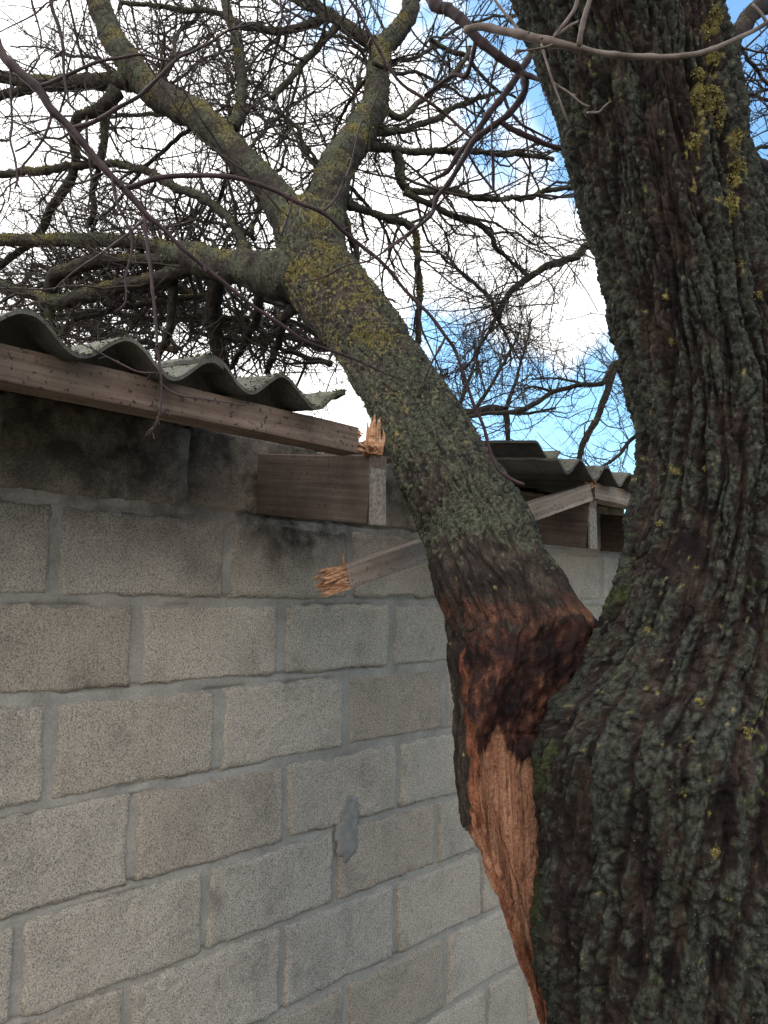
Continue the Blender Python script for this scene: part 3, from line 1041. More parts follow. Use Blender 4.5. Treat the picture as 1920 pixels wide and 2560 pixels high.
def trunk_hook(fl):
    base = fl['base']
    px, py = project(base.reshape(-1, 3))
    px = px.reshape(fl['TH'].shape); py = py.reshape(fl['TH'].shape)
    # torn collar lip on the left, below the fork
    q = base - P(1345, 1765, 1.27)
    g = np.exp(-((q[..., 0] / 0.045) ** 2 + (q[..., 1] / 0.11) ** 2 + (q[..., 2] / 0.022) ** 2))
    fl['h'] = fl['h'] + 0.012 * g
    lin = 1447 - 62 * sstep(1690, 1800, py) + 25 * sstep(1800, 1960, py)
    fl['h'] = fl['h'] - 0.016 * np.exp(-((px - lin) / 11) ** 2) * sstep(1670, 1720, py) * (1 - sstep(1860, 1960, py)) * (fl['dirs'][..., 1] < 0.2)
    # worn hollow scars
    for sx, sy, ax_, az_, dep in ((1720, 1400, 0.045, 0.05, 0.010), (1890, 1330, 0.014, 0.075, 0.020), (1600, 1230, 0.02, 0.03, 0.008)):
        q = ((px - sx) / (ax_ * F / 1.2)) ** 2 + ((py - sy) / (az_ * F / 1.2)) ** 2
        g = np.exp(-q) * (fl['dirs'][..., 1] < 0.2)
        fl['h'] = fl['h'] * (1 - 0.75 * g) - dep * g
    front = fl['dirs'][..., 1] < 0.35
    x, y, z = base[..., 0], base[..., 1], base[..., 2]
    pat = fbm(x * 9, y * 9, z * 4.0, 4)
    sm = fbm(x * 46, y * 46, z * 22, 4)
    lich = 0.47 + 0.30 * pat + 1.25 * (fl['ridge'] - 0.70) + 0.26 * sm
    lich = lich - 0.5 * sstep(0, 1, np.exp(-(((px - 1660) / 60) ** 2)) * (py < 900) * (py > 150))
    yel = np.zeros_like(px)
    for sx, sy, wx, wy, a in ((1770, 60, 26, 60, 1), (1782, 150, 22, 40, .9), (1742, 195, 26, 22, .9), (1765, 255, 44, 45, 1.1), (1795, 300, 18, 35, .8), (1740, 350, 26, 60, .75), (1738, 470, 18, 30, .8),
                              (1835, 360, 20, 50, .8), (1840, 440, 22, 60, 1.0), (1830, 520, 26, 45, 1.1), (1605, 520, 6, 20, .7), (1850, 660, 14, 16, .9), (1665, 745, 10, 12, .8), (1675, 855, 12, 14, .8), (1900, 735, 16, 12, .9),
                              (1758, 1170, 10, 14, .8), (1690, 1180, 16, 20, .7), (1655, 1310, 8, 8, .8), (1755, 1755, 20, 14, .8), (1875, 1830, 30, 20, .8), (1705, 1990, 16, 14, .75), (1775, 2035, 8, 10, .7), (1790, 2130, 18, 16, .9), (1820, 2240, 10, 12, .7), (1545, 2115, 9, 12, .6),
                              (1480, 160, 14, 20, .55), (1430, 262, 12, 10, .7), (1640, 1030, 8, 12, .7), (1610, 1560, 10, 14, .5), (1645, 1000, 6, 8, .6), (1520, 2510, 10, 12, .5)):
        yel = np.maximum(yel, 0.82 * a * np.exp(-(((px - sx) / wx) ** 2 + ((py - sy) / wy) ** 2)) * front)
    yel = yel * (0.95 + 0.5 * sm) + np.where(front, 0, 0.3 * sstep(0.3, 0.8, pat))
    moss = sstep(0.1, 0.6, fbm(x * 6 + 30, y * 6, z * 5, 3)) * 0.45 + 0.35 * np.exp(-((px - 1340) / 40) ** 2) * (py > 1750)
    for sx, sy in ((1545, 1480), (1335, 1930), (1520, 1505)):
        moss = np.maximum(moss, np.exp(-(((px - sx) / 30) ** 2 + ((py - sy) / 40) ** 2)))
    lich = lich * (1 - 0.8 * np.exp(-(((px - 1720) / 75) ** 2 + ((py - 1400) / 85) ** 2)))
    wl_ = worley(x * 150, y * 150, z * 150)
    lm = sstep(0.3, 0.7, np.maximum(lich, yel))
    fl['h'] = fl['h'] + lm * (0.0045 - 0.0055 * wl_) + 0.003 * sstep(0.4, 0.8, yel)
    fl['lichen'], fl['yellow'], fl['moss'] = lich, yel, moss


tr = bark_tube(t_rows, 0.0030, 560, 1.0, 0.030, twist=-0.6, lump=0.004, hook=trunk_hook, aniso=0.085, freq=0.9, upright=True, wide=0.36)
V, fs = tube_faces(tr)
PAL_T = [(0.006, 0.004, 0.004), (0.018, 0.012, 0.010), (0.047, 0.032, 0.025), (0.010, 0.012, 0.009), (0.062, 0.067, 0.052)]
trunk = part("trunk", V, fs, MAT_BARKV, stand, attrs={'albedo': extc(bark_albedo(tr, PAL_T))})
face_cam = (tr['dirs'][..., 1] < 0.35) & (tr['pos'][..., 2] > 0.9)
q, nq = pick_lichen(tr, sstep(0.35, 0.75, tr['lichen']) * face_cam, 24000)
flakes("lichen", q, nq, MAT_FLAKE_T, trunk, 0.0009, 0.0026, 1.1)
q, nq = pick_lichen(tr, sstep(0.45, 0.7, tr['yellow']) * face_cam, 9000)
flakes("yellow_lichen", q, nq, MAT_FLAKE_Y, trunk, 0.0010, 0.0034, 1.0)

# ---------- split limb: heel torn from the trunk, limb, crown
limb_rows = px_path([(1390, 2680, 1.335, 9), (1370, 2560, 1.335, 18), (1350, 2450, 1.34, 24), (1334, 2370, 1.35, 40), (1312, 2270, 1.36, 52), (1284, 2160, 1.375, 72), (1258, 2050, 1.39, 96), (1253, 1950, 1.41, 116),
                     (1263, 1850, 1.43, 137), (1280, 1750, 1.45, 158), (1292, 1670, 1.465, 172), (1292, 1600, 1.48, 172), (1268, 1525, 1.50, 160), (1226, 1440, 1.535, 143), (1195, 1345, 1.61, 135), (1155, 1260, 1.68, 126), (1105, 1160, 1.78, 115),
                     (1057, 1065, 1.88, 104), (1008, 980, 2.0, 97), (955, 900, 2.13, 92), (895, 815, 2.27, 90), (832, 740, 2.4, 93), (790, 680, 2.5, 88), (776, 610, 2.58, 82), (764, 555, 2.66, 74)])
limb_at = P(1375, 2600, 1.345)
limb = thing("split_limb", limb_at, "torn lichen covered limb fallen across the broken shed roof, with bare crown", "limb")
TOC = np.array([0.22, -1.0, 0.05]); TOC /= np.linalg.norm(TOC)


def limb_hook(fl):
    base, dirs, R = fl['base'], fl['dirs'], fl['R']
    px, py = project(base.reshape(-1, 3))
    px = px.reshape(R.shape); py = py.reshape(R.shape)
    x, y, z = base[..., 0], base[..., 1], base[..., 2]
    # bulge of torn bark at the right, above the tear
    qq = base - P(1420, 1575, 1.45)
    g = np.exp(-((qq[..., 0] / 0.045) ** 2 + (qq[..., 1] / 0.07) ** 2 + (qq[..., 2] / 0.035) ** 2))
    fl['h'] = fl['h'] + 0.03 * g
    pos = base + dirs * fl['h'][..., None]
    rag = 24 * fbm(px / 40, py * 0 + 3, py / 200, 4) + 12 * fbm(px / 9, py / 60, px * 0 + 1.2, 2)
    rim = 1540 + 16 * np.sin((px - 1120) / 70.0) + rag
    rel = pos - fl['c'][:, None, :]
    dcam = rel @ TOC
    tx = np.cross(TOC, np.array([0, 0, 1.0])); tx /= np.linalg.norm(tx)
    lat = rel @ (-tx) / R                                    # -1 left .. +1 right
    lat = np.where((np.array([1.0, 0, 0]) @ tx) > 0, -lat, lat)
    front = dcam > 0
    xl = np.interp(py, [1500, 1600, 1660, 1750, 1830, 1900, 2000, 2060, 2120, 2600], [1170, 1160, 1150, 1155, 1168, 1182, 1178, 1182, 1100, 1100]) + 5 * fbm(py / 60, px * 0, px * 0 + 2, 3)
    down = sstep(0, 60, py - rim)
    side_ = sstep(-14, 2, px - xl)
    kcut = R * (0.22 + 0.33 * sstep(-0.25, -0.85, lat) + 0.62 * (1 - sstep(1560, 1930, py)))
    grain = 0.0011 * fbm(px / 5, py / 220, px * 0 + 4, 3) + 0.004 * fbm(px / 40, py / 400, px * 0 + 9, 2)
    rotn = 0.011 * fbm(x * 38, y * 38, z * 26, 5) + 0.010 * fbm(x * 14, y * 14, z * 9, 2)
    edge = np.interp(px, [1150, 1200, 1255, 1275, 1300, 1340, 1400], [1960, 1905, 1868, 1838, 1880, 1915, 1900])
    rot = 1 - sstep(-40, 45, py - edge + 34 * fbm(px / 26, py / 90, px * 0, 4))
    kcut = kcut + grain * (1 - rot) + (rotn + 0.010) * rot
    # slab steps running down the wood
    kcut = kcut - 0.006 * sstep(-3, 3, px - (1212 + 0.26 * (py - 1850)) + 6 * fbm(py / 40, py * 0, py * 0, 3)) * (py > 1840)
    kcut = kcut + 0.004 * sstep(-3, 3, px - (1262 + 0.24 * (py - 1880)) + 6 * fbm(py / 30, py * 0 + 3, py * 0, 3)) * (py > 1850)
    kcut = kcut + 0.010 * np.exp(-(((px - 1200) / 24) ** 2 + ((py - 2055) / 40) ** 2))
    newd = np.minimum(dcam, kcut)
    mk = down * side_ * front
    cut = mk
    pos = pos + TOC * ((newd - dcam) * mk)[..., None]
    pos = pos + dirs * (0.006 * fbm(x * 50, y * 50, z * 22, 3) * cut * rot)[..., None]
    # bark ends early on the left edge
    barkless = sstep(0, 10, py - (2072 + 22 * fbm(px / 7, px * 0, px * 0, 2))) * (1 - sstep(0.55, 0.75, dirs[..., 1]))
    pos = pos - dirs * (0.009 * barkless * (1 - cut))[..., None] * np.minimum(1, R / 0.03)[..., None]
    torn = np.maximum(cut, barkless * 0.9)
    wid = np.interp(py, [1600, 1750, 1900, 2060], [5, 8, 15, 22])
    camb = np.exp(-((px - xl - 6) / wid) ** 2) * sstep(1590, 1640, py) * (py < 2090) * front
    camb = np.maximum(camb, barkless * (1 - cut) * (px < 1320) * 0.8)
    camb = np.maximum(camb, sstep(2300, 2420, py) * 0.8)
    camb = np.maximum(camb, 0.8 * np.exp(-((px - np.interp(py, [2100, 2250, 2400], [1215, 1262, 1318])) / 10) ** 2) * (py > 2080) * front)
    inner = np.exp(-(np.clip(rim - py, 0, 999) / 60) ** 2) * (py < rim + 25) * (1 - 0.7 * sstep(0.1, 0.5, fbm(x * 20, y * 20, z * 14, 3))) * (px > 1105)
    inner = inner + 1.1 * g * (py < 1660)
    inner = np.maximum(inner, 0.75 * np.exp(-((px - (1010 + (py - 1290) * 0.28)) / 14) ** 2) * (py > 1220) * (py < 1420))
    pat = fbm(x * 7, y * 7, z * 7, 4); sm = fbm(x * 45, y * 45, z * 45, 3)
    upz = dirs[..., 2]
    lich = 0.46 + 0.26 * pat + 0.65 * (fl['ridge'] - 0.66) + 0.26 * sm + 0.1 * upz
    lich = lich - 0.75 * sstep(1330, 1520, py + 60 * pat) - inner
    for sx, sy, wx, wy in ((850, 745, 60, 40), (1200, 1390, 50, 40)):
        lich = lich - 0.5 * np.exp(-(((px - sx) / wx) ** 2 + ((py - sy) / wy) ** 2))
    yel = np.clip(0.66 - (py - 640) / 900, 0, 1) * (0.5 + 0.75 * fbm(x * 11 + 5, y * 11, z * 11, 3)) + 0.16 * sm
    for sx, sy, wx, wy in ((925, 850, 60, 34), (985, 985, 24, 18), (1010, 1020, 20, 12), (985, 1100, 26, 26), (800, 660, 60, 40), (840, 780, 60, 26)):
        yel = yel + 0.40 * np.exp(-(((px - sx) / wx) ** 2 + ((py - sy) / wy) ** 2))
    moss = 0.55 * sstep(0.2, -0.6, upz) * sstep(0, 0.4, pat + 0.1) * (py < 1450)
    wl_ = worley(x * 110, y * 110, z * 110)
    lm = sstep(0.3, 0.7, np.maximum(lich, yel)) * (1 - torn)
    pos = pos + dirs * (lm * (0.004 - 0.005 * wl_))[..., None]
    fl['pos'] = pos
    wg = 0.6 * fbm(px / 7, py / 200, px * 0 + 2, 3) + 0.7 * fbm(px / 34, py / 150, px * 0 + 6, 3)
    wood = ramp3(wg, [(-0.9, (0.18, 0.075, 0.042)), (0.0, (0.32, 0.155, 0.092)), (0.9, (0.46, 0.255, 0.16))])
    wood = lerp(wood, np.broadcast_to(np.array([0.10, 0.045, 0.03]), wood.shape), 0.7 * sstep(0.25, 0.6, fbm(px / 22, py / 50, px * 0 + 12, 4)))
    wr = fbm(x * 70, y * 70, z * 45, 4)
    rotc = ramp3(wr + 0.8 * fbm(x * 18, y * 18, z * 14, 3), [(-0.9, (0.011, 0.007, 0.008)), (0.0, (0.034, 0.016, 0.014)), (0.6, (0.075, 0.031, 0.021)), (1.1, (0.16, 0.067, 0.038))])
    cambc = ramp3(wg + 0.6 * wr, [(-0.8, (0.09, 0.03, 0.016)), (0.2, (0.19, 0.07, 0.036)), (1.0, (0.36, 0.16, 0.085))])
    tc_ = lerp(wood, rotc, sstep(0.3, 0.7, rot))
    tc_ = lerp(tc_, cambc, 0.9 * sstep(0.25, 0.7, camb + 0.2 * wr))
    innc = ramp3(wr + 0.5 * fbm(x * 25, y * 25, z * 12, 3), [(-0.8, (0.018, 0.012, 0.010)), (0.0, (0.05, 0.026, 0.020)), (0.6, (0.088, 0.039, 0.025)), (1.1, (0.16, 0.07, 0.039))])
    innc = lerp(innc, ramp3(wr, [(-0.8, (0.10, 0.045, 0.025)), (0.8, (0.36, 0.19, 0.10))]), 0.95 * g)
    fl['tornc'] = (tc_, torn, innc, np.clip(inner, 0, 1) + 0.25 * wr)
    fl.update(lichen=lich * (1 - torn), yellow=yel * (1 - torn) * (py < 1250), moss=moss, torn=torn, cambium=camb, rot=rot * cut, inner=np.clip(inner, 0, 1))


lb = bark_tube(limb_rows, 0.0036, 330, 1.0, 0.015, twist=0.25, lump=0.008, hook=limb_hook, freq=1.25, aniso=0.13)
V, fs = tube_faces(lb)
PAL_L = [(0.013, 0.010, 0.009), (0.034, 0.026, 0.021), (0.070, 0.054, 0.043), (0.021, 0.024, 0.015), (0.115, 0.12, 0.082)]
alb = bark_albedo(lb, PAL_L)
tc_, torn_, innc_, inn_ = lb['tornc']
alb = lerp(alb, innc_, sstep(0.35, 0.7, inn_))
alb = lerp(alb, tc_, sstep(0.4, 0.6, torn_))
stem = part("stem", V, fs, MAT_LIMBV, limb, attrs={'albedo': extc(alb)})
fc = (lb['dirs'][..., 1] < 0.4)
q, nq = pick_lichen(lb, sstep(0.35, 0.75, lb['lichen']) * fc, 26000)
flakes("lichen", q, nq, MAT_FLAKE, stem, 0.0012, 0.0036, 1.0)
q, nq = pick_lichen(lb, sstep(0.4, 0.7, lb['yellow']) * fc, 8000)
flakes("yellow_lichen", q, nq, MAT_FLAKE_Y, stem, 0.0012, 0.0036, 1.0)

# slivers of torn bark at the right of the collar
for px, py, Yq, k_ in ((1446, 1560, 1.40, 12), (1462, 1590, 1.40, 14), (1420, 1545, 1.40, 8)):
    splinters(stem, P(px, py, Yq), np.array([0.25, -0.15, -1.0]), np.array([1.0, 0, 0]), np.array([0, -1.0, 0]), k_, 0.030, 0.022, 0.012, 0.35, name="wood_sliver")

# ---------- crown branches of the split limb: rows (px, py, Y, half width px)
CROWN = [
 [(810, 710, 2.46, 84), (756, 600, 2.55, 60), (690, 490, 2.64, 42), (600, 392, 2.75, 37), (500, 296, 2.85, 37), (380, 225, 3.0, 36), (312, 140, 3.1, 31), (268, 66, 3.2, 29), (228, -60, 3.35, 27), (190, -240, 3.6, 22)],
 [(790, 660, 2.52, 74), (808, 545, 2.62, 57), (832, 450, 2.66, 46), (858, 395, 2.7, 44), (900, 330, 2.78, 40), (938, 265, 2.86, 34), (945, 175, 2.94, 29), (955, 118, 3.0, 27), (990, 84, 3.05, 24), (1024, 30, 3.1, 22), (1040, -60, 3.2, 19), (1070, -220, 3.4, 14)],
 [(815, 710, 2.46, 80), (740, 694, 2.5, 68), (660, 682, 2.58, 54), (567, 664, 2.68, 38), (500, 652, 2.76, 32), (463, 638, 2.8, 24), (391, 618, 2.9, 14), (347, 608, 2.95, 13), (289, 602, 3.0, 13), (202, 600, 3.1, 13), (87, 600, 3.25, 12), (0, 602, 3.35, 11), (-150, 610, 3.5, 9)],
 [(520, 645, 2.74, 26), (448, 646, 2.82, 17), (376, 649, 2.9, 15), (289, 650, 3.0, 14), (231, 658, 3.05, 14), (174, 672, 3.1, 14), (138, 688, 3.15, 14), (121, 735, 3.2, 13), (112, 800, 3.25, 11), (100, 860, 3.3, 9)],
 [(530, 655, 2.74, 28), (468, 672, 2.8, 21), (391, 697, 2.88, 17), (318, 709, 2.95, 16), (260, 726, 3.0, 16), (188, 745, 3.05, 15), (139, 757, 3.1, 14), (87, 738, 3.15, 11), (29, 721, 3.2, 10), (-60, 690, 3.3, 8)],
 [(139, 757, 3.1, 14), (128, 775, 3.12, 13), (130, 820, 3.15, 12), (138, 870, 3.2, 10)],
 [(440, 655, 2.84, 15), (430, 715, 2.9, 12), (431, 776, 2.95, 11), (418, 840, 3.0, 10), (395, 900, 3.05, 9)],
 [(560, 665, 2.72, 30), (540, 715, 2.8, 22), (532, 776, 2.9, 20), (540, 850, 3.0, 18), (560, 930, 3.1, 14)],
 [(610, 640, 2.62, 20), (604, 597, 2.68, 12), (581, 560, 2.74, 11), (552, 524, 2.8, 12), (494, 492, 2.85, 11), (448, 472, 2.9, 11), (405, 449, 2.95, 11), (362, 428, 3.0, 10), (304, 412, 3.05, 10), (246, 409, 3.1, 10), (174, 417, 3.2, 10), (87, 427, 3.3, 10), (0, 437, 3.4, 10), (-120, 450, 3.5, 8)],
 [(330, 205, 3.05, 24), (260, 203, 3.1, 20), (174, 208, 3.2, 19), (87, 206, 3.3, 18), (29, 197, 3.35, 15), (-60, 180, 3.45, 12)],
 [(90, 212, 3.3, 12), (40, 228, 3.35, 11), (-60, 262, 3.45, 9)],
 [(290, 225, 3.05, 20), (262, 262, 3.05, 17), (225, 284, 3.1, 14), (194, 300, 3.1, 13), (188, 350, 3.15, 12), (188, 405, 3.2, 12), (174, 450, 3.2, 12), (150, 490, 3.25, 12), (124, 530, 3.3, 11), (98, 585, 3.35, 11), (43, 631, 3.45, 9), (-30, 690, 3.55, 7)],
 [(262, 262, 3.05, 14), (255, 310, 3.1, 10), (260, 362, 3.12, 9), (246, 434, 3.15, 8), (231, 475, 3.2, 8), (234, 524, 3.2, 8), (215, 565, 3.25, 7)],
 [(578, 318, 2.82, 20), (598, 280, 2.84, 15), (604, 202, 2.9, 13), (596, 116, 2.95, 13), (577, 58, 3.0, 12), (562, 0, 3.05, 12), (550, -90, 3.1, 10)],
 [(952, 118, 3.0, 19), (912, 98, 3.05, 17), (856, 58, 3.1, 16), (798, 23, 3.15, 14), (755, 8, 3.2, 12), (700, -30, 3.3, 9)],
 [(815, 36, 3.13, 12), (784, 54, 3.12, 11), (726, 76, 3.15, 10), (654, 73, 3.2, 10), (610, 66, 3.25, 9), (581, 49, 3.3, 8), (538, 32, 3.35, 7), (480, 26, 3.4, 7), (405, 17, 3.5, 6), (300, 10, 3.6, 5)],
 [(848, 62, 3.1, 10), (820, 88, 3.05, 9), (784, 128, 3.0, 9), (740, 181, 2.95, 8), (711, 213, 2.92, 8), (678, 246, 2.9, 8)],
 [(865, 505, 2.66, 16), (914, 528, 2.7, 10), (960, 543, 2.75, 9), (1003, 553, 2.8, 9), (1034, 572, 2.8, 10), (1044, 617, 2.82, 9), (1047, 689, 2.84, 8), (1047, 762, 2.86, 8), (1044, 834, 2.88, 8), (1040, 900, 2.9, 7)],
 [(850, 520, 2.66, 13), (868, 556, 2.66, 9), (874, 590, 2.66, 8), (888, 625, 2.67, 8), (896, 660, 2.68, 7), (878, 692, 2.68, 6), (862, 730, 2.7, 4)],
 [(935, 330, 2.8, 15), (985, 330, 2.85, 9), (1032, 318, 2.9, 8), (1090, 296, 2.95, 8), (1134, 267, 3.0, 7), (1177, 253, 3.05, 6), (1240, 230, 3.1, 5)],
 [(925, 360, 2.8, 15), (989, 374, 2.85, 9), (1076, 376, 2.9, 8), (1163, 376, 3.0, 8), (1235, 385, 3.05, 7), (1307, 386, 3.1, 7), (1380, 400, 3.2, 5)],
 [(985, 372, 2.86, 12), (1000, 410, 2.86, 13), (1008, 458, 2.88, 12), (1030, 481, 2.9, 9), (1105, 482, 2.95, 9), (1191, 495, 3.0, 8), (1264, 499, 3.05, 7), (1322, 494, 3.1, 7), (1365, 476, 3.15, 6), (1440, 465, 3.2, 6)],
 [(1010, 480, 2.88, 9), (1050, 500, 2.9, 8), (1100, 520, 2.93, 8), (1150, 545, 2.96, 7), (1200, 562, 3.0, 7), (1233, 590, 3.02, 6), (1240, 625, 3.05, 5), (1280, 660, 3.1, 4)],
 [(940, 250, 2.88, 10), (1000, 300, 2.86, 8), (1040, 260, 2.9, 7), (1085, 225, 2.95, 6), (1150, 170, 3.0, 6), (1175, 120, 3.05, 5)],
 [(1075, 95, 3.05, 6), (1120, 125, 3.05, 6), (1165, 138, 3.08, 6), (1185, 170, 3.1, 5), (1230, 215, 3.12, 4), (1300, 250, 3.2, 3)],
]
CROWN += [
 [(870, 850, 3.2, 9), (780, 856, 3.3, 8), (700, 838, 3.4, 7), (600, 850, 3.5, 6), (480, 830, 3.6, 5)],
 [(830, 910, 3.0, 8), (720, 880, 3.1, 6), (640, 820, 3.2, 5), (560, 760, 3.3, 4)],
 [(750, 750, 2.55, 18), (710, 800, 2.75, 12), (695, 860, 3.0, 10), (670, 930, 3.2, 8)],
 [(650, 720, 2.65, 14), (640, 800, 2.9, 11), (600, 880, 3.1, 8), (560, 940, 3.2, 6)],
 [(620, 800, 3.2, 8), (500, 790, 3.3, 8), (380, 800, 3.4, 7), (260, 780, 3.5, 6), (120, 790, 3.6, 5)],
 [(560, 730, 3.0, 9), (440, 750, 3.1, 8), (300, 770, 3.2, 7), (180, 800, 3.3, 6)],
]
# more limbs deeper in the crown, seen between the near ones
for a in range(34):
    x0, y0 = random.choice([(640, 600), (500, 300), (560, 640), (380, 230), (900, 330), (830, 450), (600, 400), (945, 170)])
    ang = random.uniform(-math.pi, math.pi)
    if a < 6:
        x0, y0 = random.choice([(560, 650), (470, 660), (640, 640)]); ang = random.uniform(2.4, 3.9)
    Lp = random.uniform(200, 480)
    Y0 = random.uniform(2.8, 3.3)
    rows = []
    w0 = random.uniform(4, 7)
    dy = random.uniform(-0.6, 0.6)
    for i in range(6):
        t = i / 5
        rows.append((x0 + Lp * t * math.cos(ang) + random.uniform(-14, 14), y0 + Lp * t * math.sin(ang) + random.uniform(-14, 14) - 26 * math.sin(t * 3), Y0 + 0.9 * t, w0 * (1 - 0.65 * t)))
    CROWN.append(rows)

for a in range(20):                                   # low tangle lying behind the roof edge
    x0, y0 = random.uniform(250, 900), random.uniform(720, 880)
    sgn = -1 if random.random() < 0.7 else 1
    Lp = random.uniform(200, 520); Y0 = random.uniform(3.1, 5.0); w0 = random.uniform(4, 9)
    rows = []
    for i in range(6):
        t = i / 5
        rows.append((x0 + sgn * Lp * t + random.uniform(-10, 10), y0 - Lp * t * random.uniform(-0.10, 0.5) + random.uniform(-12, 12), Y0 + 0.5 * t, w0 * (1 - 0.6 * t)))
    CROWN.append(rows)
for rows in CROWN[2:6]:
    for q in range(4, len(rows)):
        rows[q] = rows[q][:3] + (rows[q][3] * 1.25,)
crown_samples = []


def below_roof(p):
    """is the point inside or in front of the shed, under its roof"""
    q = p - O
    d = q @ N
    s = q @ T
    h = p[..., 2] - CAMZ
    return (h < h_roof(np.clip(d, -1.75, 0.45)) + 0.0) & (d > -1.9)


def add_branches(rowsets, parent, mat, step=0.013, samples=None, wob=0.012, lich=0.35, yel=0.22, moss=0.32, name="branch", label=None):
    for bi, rows in enumerate(rowsets):
        R = px_path(rows)
        w = max(r[3] for r in rows)
        rm = R[:, 3].max()
        k = 28 if rm > 0.035 else (16 if rm > 0.015 else 9)
        sd_ = random.uniform(0, 90)
        t = plain_tube(R, step if rm > 0.015 else 0.018, k, wob if rm < 0.03 else wob * 0.5, sd_, rough=0.13 if rm > 0.012 else 0.10)
        t['dirs'] = t['pos'] - t['c'][:, None, :]
        t['dirs'] /= np.linalg.norm(t['dirs'], axis=2)[..., None] + 1e-9
        pos = t['pos']; x, y, z = pos[..., 0], pos[..., 1], pos[..., 2]
        if rm > 0.02:
            t['pos'] = pos + t['dirs'] * (0.0055 * fbm(x * 60, y * 60, z * 60, 3) - 0.004 * np.abs(pn(x * 60, y * 60, z * 25)))[..., None]
        upz = t['dirs'][..., 2]
        L_ = lich + 0.35 * fbm(x * 9, y * 9, z * 9, 3) + 0.15 * upz
        Y_ = yel + 0.42 * fbm(x * 8 + 9, y * 8, z * 8, 3) + 0.22 * upz
        M_ = moss + 0.4 * fbm(x * 6, y * 6, z * 6 + 20, 3) + 0.15 * upz
        V, f = tube_faces(t)
        o = part(name, V, f, mat, parent, attrs={'lichen': ext(L_), 'yellow': ext(Y_), 'moss': ext(M_)}, label=label)
        if rm > 0.02 and lich > 0.3:
            cnt = int(1600 * rm / 0.045)
            q, nq = pick_lichen(t, sstep(0.35, 0.75, L_) * (t['dirs'][..., 1] < 0.5) + 1e-9, cnt)
            flakes("lichen", q, nq, MAT_FLAKE, o, 0.002, 0.006, 0.9)
            q, nq = pick_lichen(t, sstep(0.4, 0.7, Y_) * (t['dirs'][..., 1] < 0.5) + 1e-9, cnt // 2)
            flakes("yellow_lichen", q, nq, MAT_FLAKE_Y, o, 0.002, 0.006, 0.9)
        if samples is not None:
            samples.append((t['c'], t['tg'], t['r']))


add_branches(CROWN[:3], limb, MAT_BRANCH, samples=crown_samples, lich=0.45, yel=0.30, moss=0.15)
add_branches(CROWN[3:], limb, MAT_BRANCH, samples=crown_samples)


# ---------- twigs
def grow(start, dirs, length, r0, K, jit, trop, taper=0.35):
    n_ = len(start)
    pts = np.zeros((n_, K + 1, 3)); pts[:, 0] = start
    d = dirs / np.linalg.norm(dirs, axis=1)[:, None]
    for i in range(K):
        d = d + rng.normal(size=(n_, 3)) * jit + trop
        d /= np.linalg.norm(d, axis=1)[:, None]
        pts[:, i + 1] = pts[:, i] + d * (length / K)[:, None]
    rad = r0[:, None] * (1 - (1 - taper) * np.linspace(0, 1, K + 1)[None])
    return pts, rad


def tubes(pts, rad, k=3):
    n_, m, _ = pts.shape
    tg = np.gradient(pts, axis=1)
    tg /= np.linalg.norm(tg, axis=2)[..., None] + 1e-12
    ref = np.where(np.abs(tg[..., 2:3]) < 0.9, np.array([0, 0, 1.0]), np.array([1.0, 0, 0]))
    u = np.cross(tg, ref); u /= np.linalg.norm(u, axis=2)[..., None] + 1e-12
    v = np.cross(tg, u)
    th = np.arange(k) * 2 * math.pi / k
    V = pts[:, :, None, :] + rad[:, :, None, None] * (np.cos(th)[:, None] * u[:, :, None, :] + np.sin(th)[:, None] * v[:, :, None, :])
    V = V.reshape(-1, 3)
    i = np.arange(k)
    q = []
    base = (np.arange(n_) * m * k)[:, None, None] + (np.arange(m - 1) * k)[None, :, None]
    a = base + i; b_ = base + (i + 1) % k
    f = np.stack([a, b_, b_ + k, a + k], -1).reshape(-1, 4)
    return V, f


def pick_on(pts, rad, count, lo=0.1, hi=1.0):
    n_, m, _ = pts.shape
    i = rng.integers(0, n_, count)
    t = (lo + (hi - lo) * rng.random(count)) * (m - 1)
    j = np.minimum(t.astype(int), m - 2); fr = (t - j)[:, None]
    p = pts[i, j] * (1 - fr) + pts[i, j + 1] * fr
    d = pts[i, j + 1] - pts[i, j]
    d /= np.linalg.norm(d, axis=1)[:, None] + 1e-12
    return p, d, rad[i, j]


def side(d, spread):
    r = rng.normal(size=d.shape)
    r -= d * np.sum(r * d, 1)[:, None]
    r /= np.linalg.norm(r, axis=1)[:, None]
    s = (spread * (0.6 + 0.8 * rng.random(len(d))))[:, None]
    return d * np.cos(s) + r * np.sin(s)


